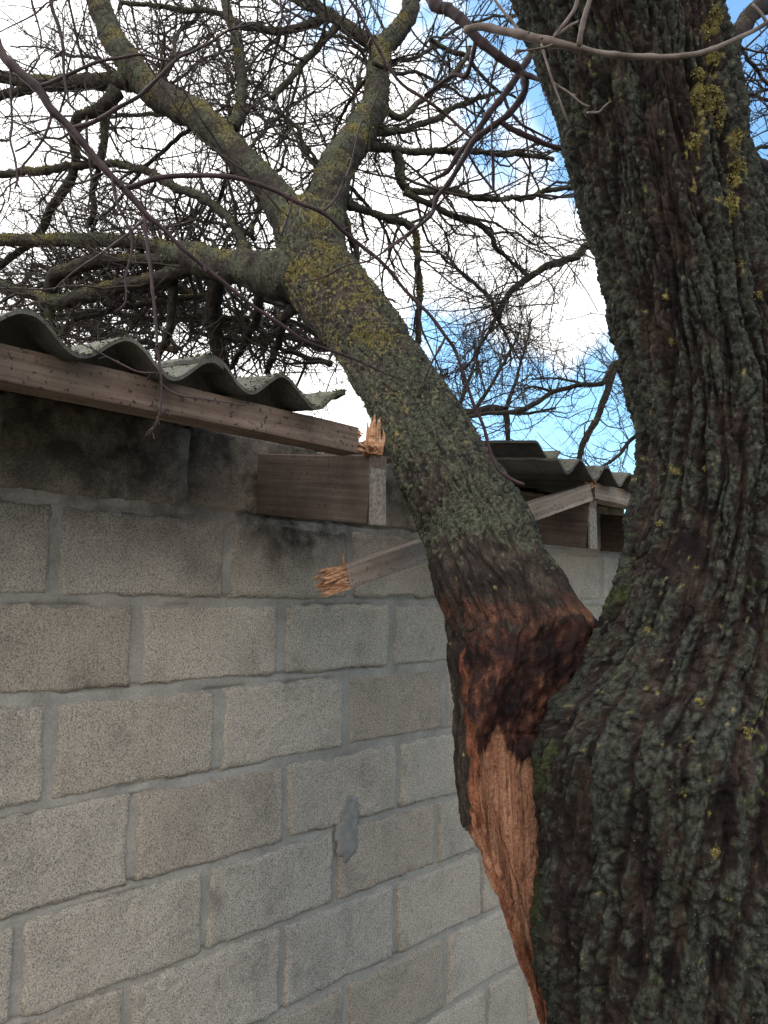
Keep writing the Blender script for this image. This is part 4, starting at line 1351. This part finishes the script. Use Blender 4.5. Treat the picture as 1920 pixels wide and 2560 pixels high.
def twig_mass(samples, parent, mat, n1, n2, n3, nsp, lenf=1.0, filt=None, minr=0.0, rf=1.0, trop=(0, 0, 0.03), name="twigs"):
    C = np.vstack([s[0] for s in samples]); D = np.vstack([s[1] for s in samples]); R = np.concatenate([s[2] for s in samples])
    w = np.where(R < 0.05, 1.0, 0.25)
    idx = rng.choice(len(C), n1, p=w / w.sum())
    st, d0, r_ = C[idx], D[idx], R[idx]
    trop = np.array(trop)
    ln = lenf * (0.25 + 0.75 * rng.random(n1) ** 1.5)
    p1, r1 = grow(st, side(d0, 1.0), ln, np.minimum(r_ * 0.6, rf * (0.0028 + 0.0030 * rng.random(n1))), 9, 0.23, trop)
    ok = np.ones(n1, bool) if filt is None else ~filt(p1).any(axis=1)
    p1, r1 = p1[ok], r1[ok]
    st, d0, r_ = pick_on(p1, r1, n2, 0.1, 0.95)
    p2, r2 = grow(st, side(d0, 0.9), lenf * (0.10 + 0.35 * rng.random(n2) ** 1.5), np.minimum(r_ * 0.8, rf * (0.0017 + 0.0012 * rng.random(n2))), 6, 0.25, trop)
    ok = np.ones(n2, bool) if filt is None else ~filt(p2).any(axis=1)
    p2, r2 = p2[ok], r2[ok]
    st, d0, r_ = pick_on(p2, r2, n3, 0.15, 0.95)
    p3, r3 = grow(st, side(d0, 0.9), lenf * (0.04 + 0.16 * rng.random(n3)), np.minimum(r_ * 0.85, rf * (0.0012 + 0.0006 * rng.random(n3))), 4, 0.26, trop)
    ok = np.ones(n3, bool) if filt is None else ~filt(p3).any(axis=1)
    p3, r3 = p3[ok], r3[ok]
    # fruiting spurs: short knobs all along
    sp = []
    for pts, rad, q in ((p1, r1, nsp), (p2, r2, nsp)):
        st, d0, r_ = pick_on(pts, rad, q, 0.05, 1.0)
        sp.append(grow(st, side(d0, 1.25), 0.007 + 0.022 * rng.random(q) ** 2, rf * (0.0011 + 0.0009 * rng.random(q)), 1, 0.1, trop, taper=0.8))
    Vs, Fs, off = [], [], 0
    for (pts, rad), k in (((p1, r1), 4), ((p2, r2), 3), ((p3, r3), 3), (sp[0], 3), (sp[1], 3)):
        V, f = tubes(pts, rad, k)
        Vs.append(V); Fs.append(f + off); off += len(V)
    return part(name, np.vstack(Vs), [np.vstack(Fs)], mat, parent, kind='stuff')


twig_mass(crown_samples, limb, MAT_TWIG, 1250, 3700, 4400, 12000, lenf=0.9, filt=below_roof, rf=1.25)
twig_mass(crown_samples[-20:], limb, MAT_TWIG, 200, 500, 450, 1500, lenf=1.0, filt=below_roof, rf=1.2)

# ---------- thin bare trees beyond the shed
FAR_A = [
 [(1700, 1500, 4.2, 36), (1690, 1150, 4.2, 32), (1650, 900, 4.2, 26), (1600, 750, 4.25, 20), (1540, 600, 4.3, 14), (1500, 400, 4.4, 9), (1480, 200, 4.5, 5)],
 [(1560, 655, 4.2, 14), (1480, 610, 4.15, 10), (1440, 640, 4.1, 10), (1394, 658, 4.1, 10), (1365, 667, 4.1, 9), (1322, 695, 4.1, 9), (1278, 727, 4.1, 8), (1251, 770, 4.1, 8), (1243, 795, 4.1, 9)],
 [(1243, 793, 4.1, 8), (1220, 741, 4.1, 5), (1177, 704, 4.1, 5), (1139, 669, 4.1, 4), (1100, 640, 4.1, 3)],
 [(1322, 690, 4.1, 6), (1278, 655, 4.1, 4), (1235, 617, 4.1, 4), (1228, 579, 4.1, 4), (1191, 556, 4.1, 3)],
 [(1243, 793, 4.1, 6), (1210, 850, 4.1, 4), (1180, 900, 4.1, 3), (1150, 930, 4.1, 2)],
 [(1243, 795, 4.1, 5), (1270, 850, 4.1, 3), (1280, 900, 4.1, 2)],
]
FAR_B = [
 [(1640, 1500, 5.2, 30), (1620, 1150, 5.2, 26), (1590, 1000, 5.2, 20), (1543, 910, 5.2, 12), (1512, 954, 5.2, 7), (1462, 962, 5.2, 6), (1384, 981, 5.2, 6), (1327, 1016, 5.2, 6), (1280, 1031, 5.2, 6), (1200, 1036, 5.2, 5), (1120, 1052, 5.2, 4), (1060, 1060, 5.2, 3)],
 [(1590, 1000, 5.2, 12), (1543, 920, 5.2, 10), (1516, 985, 5.2, 9), (1489, 1054, 5.2, 8), (1460, 1105, 5.2, 8), (1440, 1170, 5.2, 6)],
 [(1462, 962, 5.2, 4), (1400, 948, 5.2, 3), (1330, 945, 5.2, 2)],
 [(1384, 981, 5.2, 4), (1340, 966, 5.2, 3), (1310, 972, 5.2, 2)],
 [(1600, 1080, 5.2, 6), (1577, 1101, 5.2, 5), (1531, 1151, 5.2, 4), (1490, 1180, 5.2, 3)],
]
FAR_C = [
 [(1000, 1500, 5.6, 30), (1040, 1200, 5.6, 24), (1110, 1060, 5.6, 15), (1140, 1035, 5.6, 12), (1185, 1030, 5.6, 11), (1230, 1022, 5.6, 10), (1262, 1030, 5.6, 9), (1268, 1070, 5.6, 7), (1270, 1110, 5.6, 6)],
 [(1185, 1030, 5.6, 6), (1230, 960, 5.6, 4), (1270, 890, 5.6, 4), (1290, 850, 5.6, 3)],
 [(1262, 1030, 5.6, 6), (1290, 950, 5.6, 4), (1310, 880, 5.6, 3), (1330, 800, 5.6, 2)],
 [(1140, 1035, 5.6, 6), (1180, 930, 5.6, 4), (1200, 860, 5.6, 3), (1215, 790, 5.6, 2)],
 [(1230, 1022, 5.6, 5), (1300, 1035, 5.6, 4), (1390, 1020, 5.6, 3)],
]


def far_tree(rowsets, label, n1, n2, n3, trop, lenf):
    root = P(rowsets[0][0][0], rowsets[0][0][1], rowsets[0][0][2])
    at = np.array([root[0], root[1], 0])
    t = thing("bare_tree", at, label, "tree", "bare trees beyond the shed")
    first = px_path(rowsets[0])
    foot = np.array([[root[0], root[1], -0.1, first[0, 3] * 1.3], [root[0], root[1], root[2] * 0.5, first[0, 3] * 1.12]])
    sm = []
    tt = plain_tube(np.vstack([foot, first]), 0.03, 12, 0.01, random.uniform(0, 50), 0.1)
    V, f = tube_faces(tt)
    z = np.zeros(len(V))
    part("trunk", V, f, MAT_BRANCH, t, attrs={'lichen': z + 0.3, 'yellow': z + 0.1, 'moss': z})
    m = len(tt['c'])
    sm.append((tt['c'][m // 2:], tt['tg'][m // 2:], tt['r'][m // 2:]))
    add_branches(rowsets[1:], t, MAT_BRANCH, samples=sm, lich=0.25, yel=0.05)
    twig_mass(sm, t, MAT_TWIG_FAR, n1, n2, n3, n2, lenf=lenf, rf=1.0, trop=trop, filt=below_roof)
    return t


far_tree(FAR_A, "bare tree with an arching grey branch between limb and trunk, high above the roof", 170, 800, 1500, (0, 0, 0.02), 0.9)
far_tree(FAR_B, "bare tree behind the right roof end, thin branches reaching left over the roof", 90, 350, 700, (0, 0, 0.05), 0.8)
far_tree(FAR_C, "low bare shrub-like tree just right of the limb, behind the roof", 110, 380, 700, (0, 0, 0.10), 0.9)

# ---------- branches of the standing tree
top = P(1490, -220, 1.29)
RIGHT = [
 [(1760, 960, 1.36, 150), (1860, 800, 1.37, 148), (1990, 660, 1.4, 140), (2160, 500, 1.45, 125), (2360, 280, 1.55, 110), (2500, 0, 1.7, 90)],
]
rt = bark_tube(px_path(RIGHT[0]), 0.007, 150, 1.0, 0.012, twist=0.3, lump=0.01)
x, y, z = [rt['base'][..., i] for i in range(3)]
V, fs = tube_faces(rt)
lz = 0.35 + 0.5 * fbm(x * 9, y * 9, z * 6, 3) + 0.3 * (rt['ridge'] - 0.5)
part("branch", V, fs, MAT_TRUNK, stand, attrs={'lichen': ext(lz), 'yellow': ext(0.25 + 0.6 * fbm(x * 9 + 4, y * 9, z * 9, 3)), 'moss': ext(lz * 0 + 0.1)})
stand_s = []
add_branches([
 [(1815, 150, 1.42, 20), (1838, 105, 1.46, 21), (1866, 45, 1.5, 22), (1920, 0, 1.56, 21), (2000, -80, 1.66, 18), (2100, -200, 1.8, 12)],
 [(1850, 372, 1.42, 10), (1890, 402, 1.46, 16), (1925, 414, 1.5, 16), (2010, 400, 1.6, 14), (2120, 340, 1.75, 10)],
 [(1880, 380, 1.46, 5), (1915, 372, 1.55, 5), (1980, 350, 1.7, 4)],
 [(1500, -200, 1.29, 120), (1620, -420, 1.32, 110), (1760, -700, 1.4, 100), (1900, -1100, 1.6, 80)],
 [(1460, -230, 1.28, 130), (1300, -480, 1.3, 110), (1120, -800, 1.35, 95), (1000, -1200, 1.45, 70)],
], stand, MAT_TRUNK, samples=None, lich=0.3, yel=0.1, moss=0.0)
# right edge twigs
edge_s = []
for rows in ([(1838, 105, 1.9, 6), (1880, 160, 2.1, 5), (1960, 260, 2.3, 4)], [(2060, 160, 2.4, 8), (1980, 200, 2.4, 6), (1900, 230, 2.35, 4), (1850, 250, 2.3, 3)], [(2080, 320, 2.4, 8), (1980, 270, 2.4, 6), (1900, 240, 2.35, 4), (1846, 215, 2.3, 3)], [(2100, 470, 2.4, 8), (1990, 470, 2.4, 6), (1920, 450, 2.35, 5), (1880, 430, 2.3, 3)]):
    t = plain_tube(px_path(rows), 0.02, 6, 0.01, random.uniform(0, 40))
    V, f = tube_faces(t)
    part("branch", V, f, MAT_TWIG, stand)
    edge_s.append((t['c'], t['tg'], t['r']))
twig_mass(edge_s, stand, MAT_TWIG, 60, 260, 500, 500, lenf=0.45, rf=0.8)


def shoots(rowsets, mat, k=8, wob=0.003, spur=0.012, nsp=14, name="branch", label=None, sides=None):
    """near, sharply seen shoots with nodes and buds; first row set is the leader"""
    Vs, Fq, Ft, off = [], [], [], 0
    tot = []
    for rows in rowsets:
        R = px_path(rows) if len(rows[0]) == 4 and not isinstance(rows, np.ndarray) else rows
        t = plain_tube(R, 0.006, k, wob, random.uniform(0, 90), rough=0.05)
        # swollen nodes
        node = 1 + 0.22 * np.exp(-(((t['ln'] * 22 + random.random()) % 1.0 - 0.5) / 0.12) ** 2)
        t['pos'] = t['c'][:, None] + (t['pos'] - t['c'][:, None]) * node[:, None, None]
        V, f = tube_faces(t)
        Vs.append(V); Fq.append(f[0] + off); Ft.append(f[1] + off); off += len(V)
        tot.append(t)
    # buds and spurs
    for t in tot:
        m = max(2, int(nsp * t['ln'][-1] / 0.4))
        ii = rng.integers(1, max(2, t['n'] - 1), m)
        d = side(t['tg'][ii], 0.9)
        p, r = grow(t['c'][ii], d, 0.004 + spur * rng.random(m) ** 3, np.minimum(0.0022, 0.0010 + 0.25 * t['r'][ii]), 2, 0.2, np.zeros(3), taper=0.55)
        V, f = tubes(p, r, 5)
        Vs.append(V); Fq.append(f + off); off += len(V)
    return part(name, np.vstack(Vs), [np.vstack(Fq), np.vstack(Ft)], mat, stand, label=label)


# long drooping branch at upper left: leaves the crown above the frame, hangs back into it
lead = px_path([(0, 124, 0.93, 11.44), (29, 162, 0.93, 11.44), (72, 202, 0.93, 11.00), (101, 231, 0.93, 10.56), (130, 275, 0.93, 10.12), (179, 321, 0.935, 10.12), (217, 367, 0.94, 9.24), (260, 414, 0.945, 8.80), (318, 476, 0.95, 8.36), (362, 533, 0.96, 7.04), (405, 574, 0.97, 5.72), (463, 629, 0.98, 5.28), (538, 689, 1.0, 4.84), (610, 747, 1.02, 4.58), (682, 796, 1.04, 4.40), (740, 840, 1.06, 4.05), (784, 863, 1.08, 3.70), (816, 874, 1.1, 3.34), (900, 905, 1.12, 2.82), (970, 935, 1.13, 2.29), (1018, 950, 1.14, 1.76)])
arc0 = P(1120, -800, 1.35)
up_arc = np.array([list(arc0) + [0.022], [arc0[0] - 0.3, arc0[1] - 0.1, arc0[2] + 0.15, 0.018], [-0.25, 1.1, arc0[2] + 0.1, 0.014], [-0.62, 0.98, arc0[2] - 0.25, 0.011], [-0.68, 0.94, lead[0, 2] + 0.35, 0.0085], [-0.55, 0.93, lead[0, 2] + 0.10, 0.007]])
y_ = 0.945
shoots([np.vstack([up_arc, lead]),
        [(179, 321, .935, 5.28), (230, 305, .93, 5.28), (289, 269, .93, 4.84), (347, 240, .93, 4.84), (391, 200, .925, 4.40), (443, 148, .92, 3.96), (480, 133, .92, 3.52), (538, 101, .92, 3.08), (575, 78, .92, 2.64), (640, 60, .92, 2.20)],
        [(101, 213, .93, 4.84), (174, 185, .93, 4.40), (246, 153, .93, 3.96), (304, 142, .93, 3.52), (356, 135, .93, 3.34), (405, 148, .93, 2.64), (480, 152, .93, 1.76), (540, 156, .93, 1.41)],
        [(322, 474, .95, 7.04), (345, 465, .95, 6.60), (399, 446, .95, 6.60), (480, 440, .95, 6.16), (567, 440, .96, 6.16), (625, 452, .97, 5.72), (682, 472, .98, 5.54), (740, 501, .99, 5.46), (807, 530, 1.0, 5.28), (856, 574, 1.02, 4.93), (914, 620, 1.04, 4.75), (960, 658, 1.05, 4.58), (1012, 724, 1.07, 4.40), (1076, 788, 1.08, 4.22), (1112, 838, 1.09, 4.22), (1134, 868, 1.1, 4.05), (1149, 908, 1.1, 4.05), (1176, 997, 1.11, 4.05), (1207, 1066, 1.12, 3.87), (1226, 1132, 1.13, 4.05), (1249, 1178, 1.13, 4.22), (1288, 1201, 1.13, 4.40), (1313, 1211, 1.13, 3.52)],
        [(1112, 838, 1.09, 3.17), (1105, 856, 1.09, 3.08), (1083, 900, 1.09, 2.82), (1062, 948, 1.09, 2.64), (1049, 972, 1.09, 2.11)],
        [(807, 530, 1.0, 3.17), (830, 505, 1.0, 2.82), (850, 472, 1.0, 2.64), (870, 430, 1.0, 2.38), (882, 395, 1.0, 2.20), (894, 333, 1.0, 1.94), (905, 290, 1.0, 1.41)],
        [(729, 503, .99, 3.70), (727, 525, .99, 3.34), (720, 548, .985, 2.99), (711, 572, .98, 2.99), (706, 590, .98, 3.34)],
        [(1018, 590, 1.02, 1.94), (960, 629, 1.02, 2.46), (914, 655, 1.02, 2.29), (880, 660, 1.02, 2.11), (856, 667, 1.02, 2.11), (804, 695, 1.02, 2.11), (755, 706, 1.02, 1.58)],
        [(360, 540, .96, 5.28), (366, 602, .955, 4.40), (376, 675, .95, 4.22), (385, 762, .945, 4.05), (390, 863, .94, 3.70), (396, 918, .94, 3.52), (401, 976, .94, 3.17), (398, 1034, .94, 2.82), (388, 1066, .94, 2.46), (370, 1089, .94, 2.11)],
        [(390, 930, .94, 2.64), (347, 927, .94, 2.29), (301, 904, .94, 2.11), (231, 869, .94, 1.94), (174, 846, .94, 1.41)],
        [(399, 955, .94, 2.29), (420, 975, .94, 2.11), (443, 987, .94, 2.02), (474, 993, .94, 1.94), (540, 1003, .94, 1.76), (613, 1015, .94, 1.41)],
        [(398, 1030, .94, 1.94), (386, 1020, .94, 1.76), (376, 1012, .94, 1.58)], [(398, 1042, .94, 1.76), (404, 1030, .94, 1.76), (413, 1025, .94, 1.41)], [(388, 1066, .94, 1.94), (372, 1080, .94, 2.29), (364, 1094, .94, 2.11)], [(396, 1040, .94, 1.94), (400, 1055, .94, 2.29), (402, 1062, .94, 1.76)],
        [(272, 428, .945, 3.52), (289, 501, .94, 3.52), (318, 562, .94, 3.52), (330, 597, .94, 3.34), (330, 631, .94, 3.17), (315, 689, .94, 2.99), (318, 738, .94, 2.64), (312, 762, .94, 2.29), (289, 779, .94, 1.94)],
        [(359, 548, .96, 3.52), (318, 585, .95, 2.99), (260, 626, .94, 2.82), (202, 666, .94, 2.46), (159, 701, .94, 2.11), (133, 727, .94, 1.58)],
        [(26, 165, .93, 3.08), (28, 226, .92, 2.99), (32, 304, .92, 2.99), (26, 350, .92, 2.99), (38, 405, .92, 2.82), (43, 451, .92, 2.64), (36, 475, .92, 2.29)],
        [(26, 350, .92, 2.64), (8, 352, .92, 2.29), (-20, 350, .92, 1.76)], [(38, 378, .92, 2.29), (62, 366, .92, 2.11), (78, 350, .92, 1.76)],
        [(128, 280, .93, 3.52), (124, 305, .92, 3.17), (107, 347, .92, 2.99), (78, 390, .92, 2.82), (58, 414, .92, 2.46), (54, 440, .92, 2.11)],
        [(443, 148, .92, 2.29), (438, 125, .92, 2.11), (430, 98, .92, 1.76)],
        [(130, -60, .9, 5.28), (133, 20, .9, 4.84), (150, 70, .9, 4.40), (158, 120, .9, 4.05), (160, 190, .9, 3.52), (166, 225, .9, 2.64), (176, 262, .9, 2.11)],
        [(150, 85, .9, 2.29), (130, 75, .9, 2.11), (112, 66, .9, 1.76)], [(158, 128, .9, 2.46), (145, 140, .9, 2.11), (130, 152, .9, 1.76)],
        [(72, -40, .9, 3.17), (84, 20, .9, 2.82), (96, 55, .9, 2.46), (106, 95, .9, 2.11), (104, 118, .9, 1.76)],
        [(700, -60, .9, 3.52), (703, 0, .9, 2.99), (708, 40, .9, 2.99), (698, 60, .9, 2.29)], [(708, 40, .9, 2.64), (718, 60, .9, 2.11)],
        [(840, -40, .95, 3.52), (900, 40, .95, 3.52), (990, 190, .97, 3.96), (1060, 245, .98, 3.96), (1120, 290, 1.0, 3.87), (1180, 345, 1.0, 3.52)],
        ], MAT_SHOOT, label="smooth purple brown branch drooping from upper left across the picture")

# dark forked branch left of the trunk, and the pale one that crosses in front of it
shoots([[(1000, -160, 1.75, 18), (1084, 0, 1.7, 16), (1119, 22, 1.68, 14), (1162, 60, 1.66, 12.5), (1191, 95, 1.66, 12), (1235, 133, 1.66, 11), (1298, 176, 1.66, 11), (1313, 204, 1.66, 10), (1307, 237, 1.66, 9), (1272, 283, 1.66, 8.5), (1235, 312, 1.66, 8), (1191, 346, 1.66, 8), (1162, 393, 1.66, 7), (1119, 457, 1.66, 6), (1090, 495, 1.66, 5.5), (1076, 536, 1.66, 4.6), (1018, 585, 1.66, 4), (960, 629, 1.66, 3.4)],
        [(1360, 80, 1.8, 9), (1333, 124, 1.78, 9), (1296, 184, 1.76, 9), (1258, 240, 1.76, 8.5), (1220, 289, 1.76, 8), (1186, 340, 1.76, 7.5), (1148, 385, 1.76, 7), (1119, 428, 1.76, 6), (1076, 451, 1.76, 4)],
        [(1300, 178, 1.66, 7), (1340, 195, 1.64, 6), (1372, 208, 1.62, 6), (1420, 240, 1.6, 5)],
        [(1250, 300, 1.66, 6), (1280, 322, 1.66, 7), (1330, 345, 1.66, 7), (1380, 365, 1.66, 6), (1420, 375, 1.66, 5)],
        [(1262, 245, 1.76, 4), (1272, 275, 1.76, 4), (1300, 310, 1.76, 3.4), (1330, 325, 1.76, 3), (1380, 350, 1.76, 2.4)],
        [(1191, 95, 1.66, 6), (1178, 150, 1.68, 5.5), (1163, 190, 1.7, 6), (1130, 190, 1.72, 5), (1060, 240, 1.76, 4)],
        [(1235, 385, 1.5, 2.6), (1232, 480, 1.5, 2.4), (1228, 300, 1.5, 2.2)],
        ], MAT_SHOOT, label="dark forking branch hanging left of the trunk")
shoots([[(1165, 76, 1.02, 8.2), (1206, 66, 1.0, 9.0), (1278, 80, .98, 9.8), (1336, 95, .97, 11.1), (1379, 104, .965, 11.5), (1446, 119, .96, 7.8), (1512, 136, .96, 7.4), (1585, 145, .96, 7.1), (1671, 145, .96, 6.9), (1758, 133, .965, 6.6), (1816, 113, .97, 6.2), (1874, 84, .975, 5.7), (1920, 58, .98, 4.9), (2040, -20, 1.0, 4.1), (2160, -120, 1.04, 3.3)],
        [(1446, 119, .96, 7.4), (1450, 90, .955, 6.6), (1457, 58, .95, 6.1), (1466, 28, .945, 6.1), (1478, -10, .94, 5.7), (1500, -120, .93, 4.9)],
        [(1385, 100, .965, 5.7), (1400, 76, .96, 4.9), (1423, 43, .955, 4.6), (1440, 16, .95, 4.4), (1446, -20, .945, 4.1), (1460, -120, .94, 3.3)],
        [(1398, 88, .96, 3.7), (1420, 68, .955, 3.7), (1446, 54, .95, 3.3)],
        [(1356, 112, .965, 3.3), (1374, 179, .96, 3.0), (1400, 254, .965, 2.8), (1412, 290, .97, 2.5), (1421, 312, .975, 1.6)],
        [(1298, 84, .98, 4.9), (1282, 58, .98, 3.7), (1264, 38, .98, 3.3), (1235, 0, .98, 2.9), (1200, -60, .98, 2.5)],
        [(1390, 108, .965, 3.3), (1360, 118, .96, 2.6), (1310, 124, .96, 2.3), (1290, 122, .96, 3.4)],
        [(1380, 205, 1.12, 2.5), (1420, 232, 1.12, 2.1), (1458, 262, 1.11, 2.1), (1475, 268, 1.11, 2.1)],
        [(1468, 282, 1.11, 2.3), (1500, 280, 1.09, 2.8), (1514, 268, 1.07, 2.6), (1530, 254, 1.05, 2.0)],
        [(1880, 10, 1.1, 4.1), (1905, 36, 1.1, 3.7), (1925, 70, 1.1, 3.3)],
        ], MAT_PALE, spur=0.008, nsp=6, label="pale smooth branch crossing in front of the trunk")
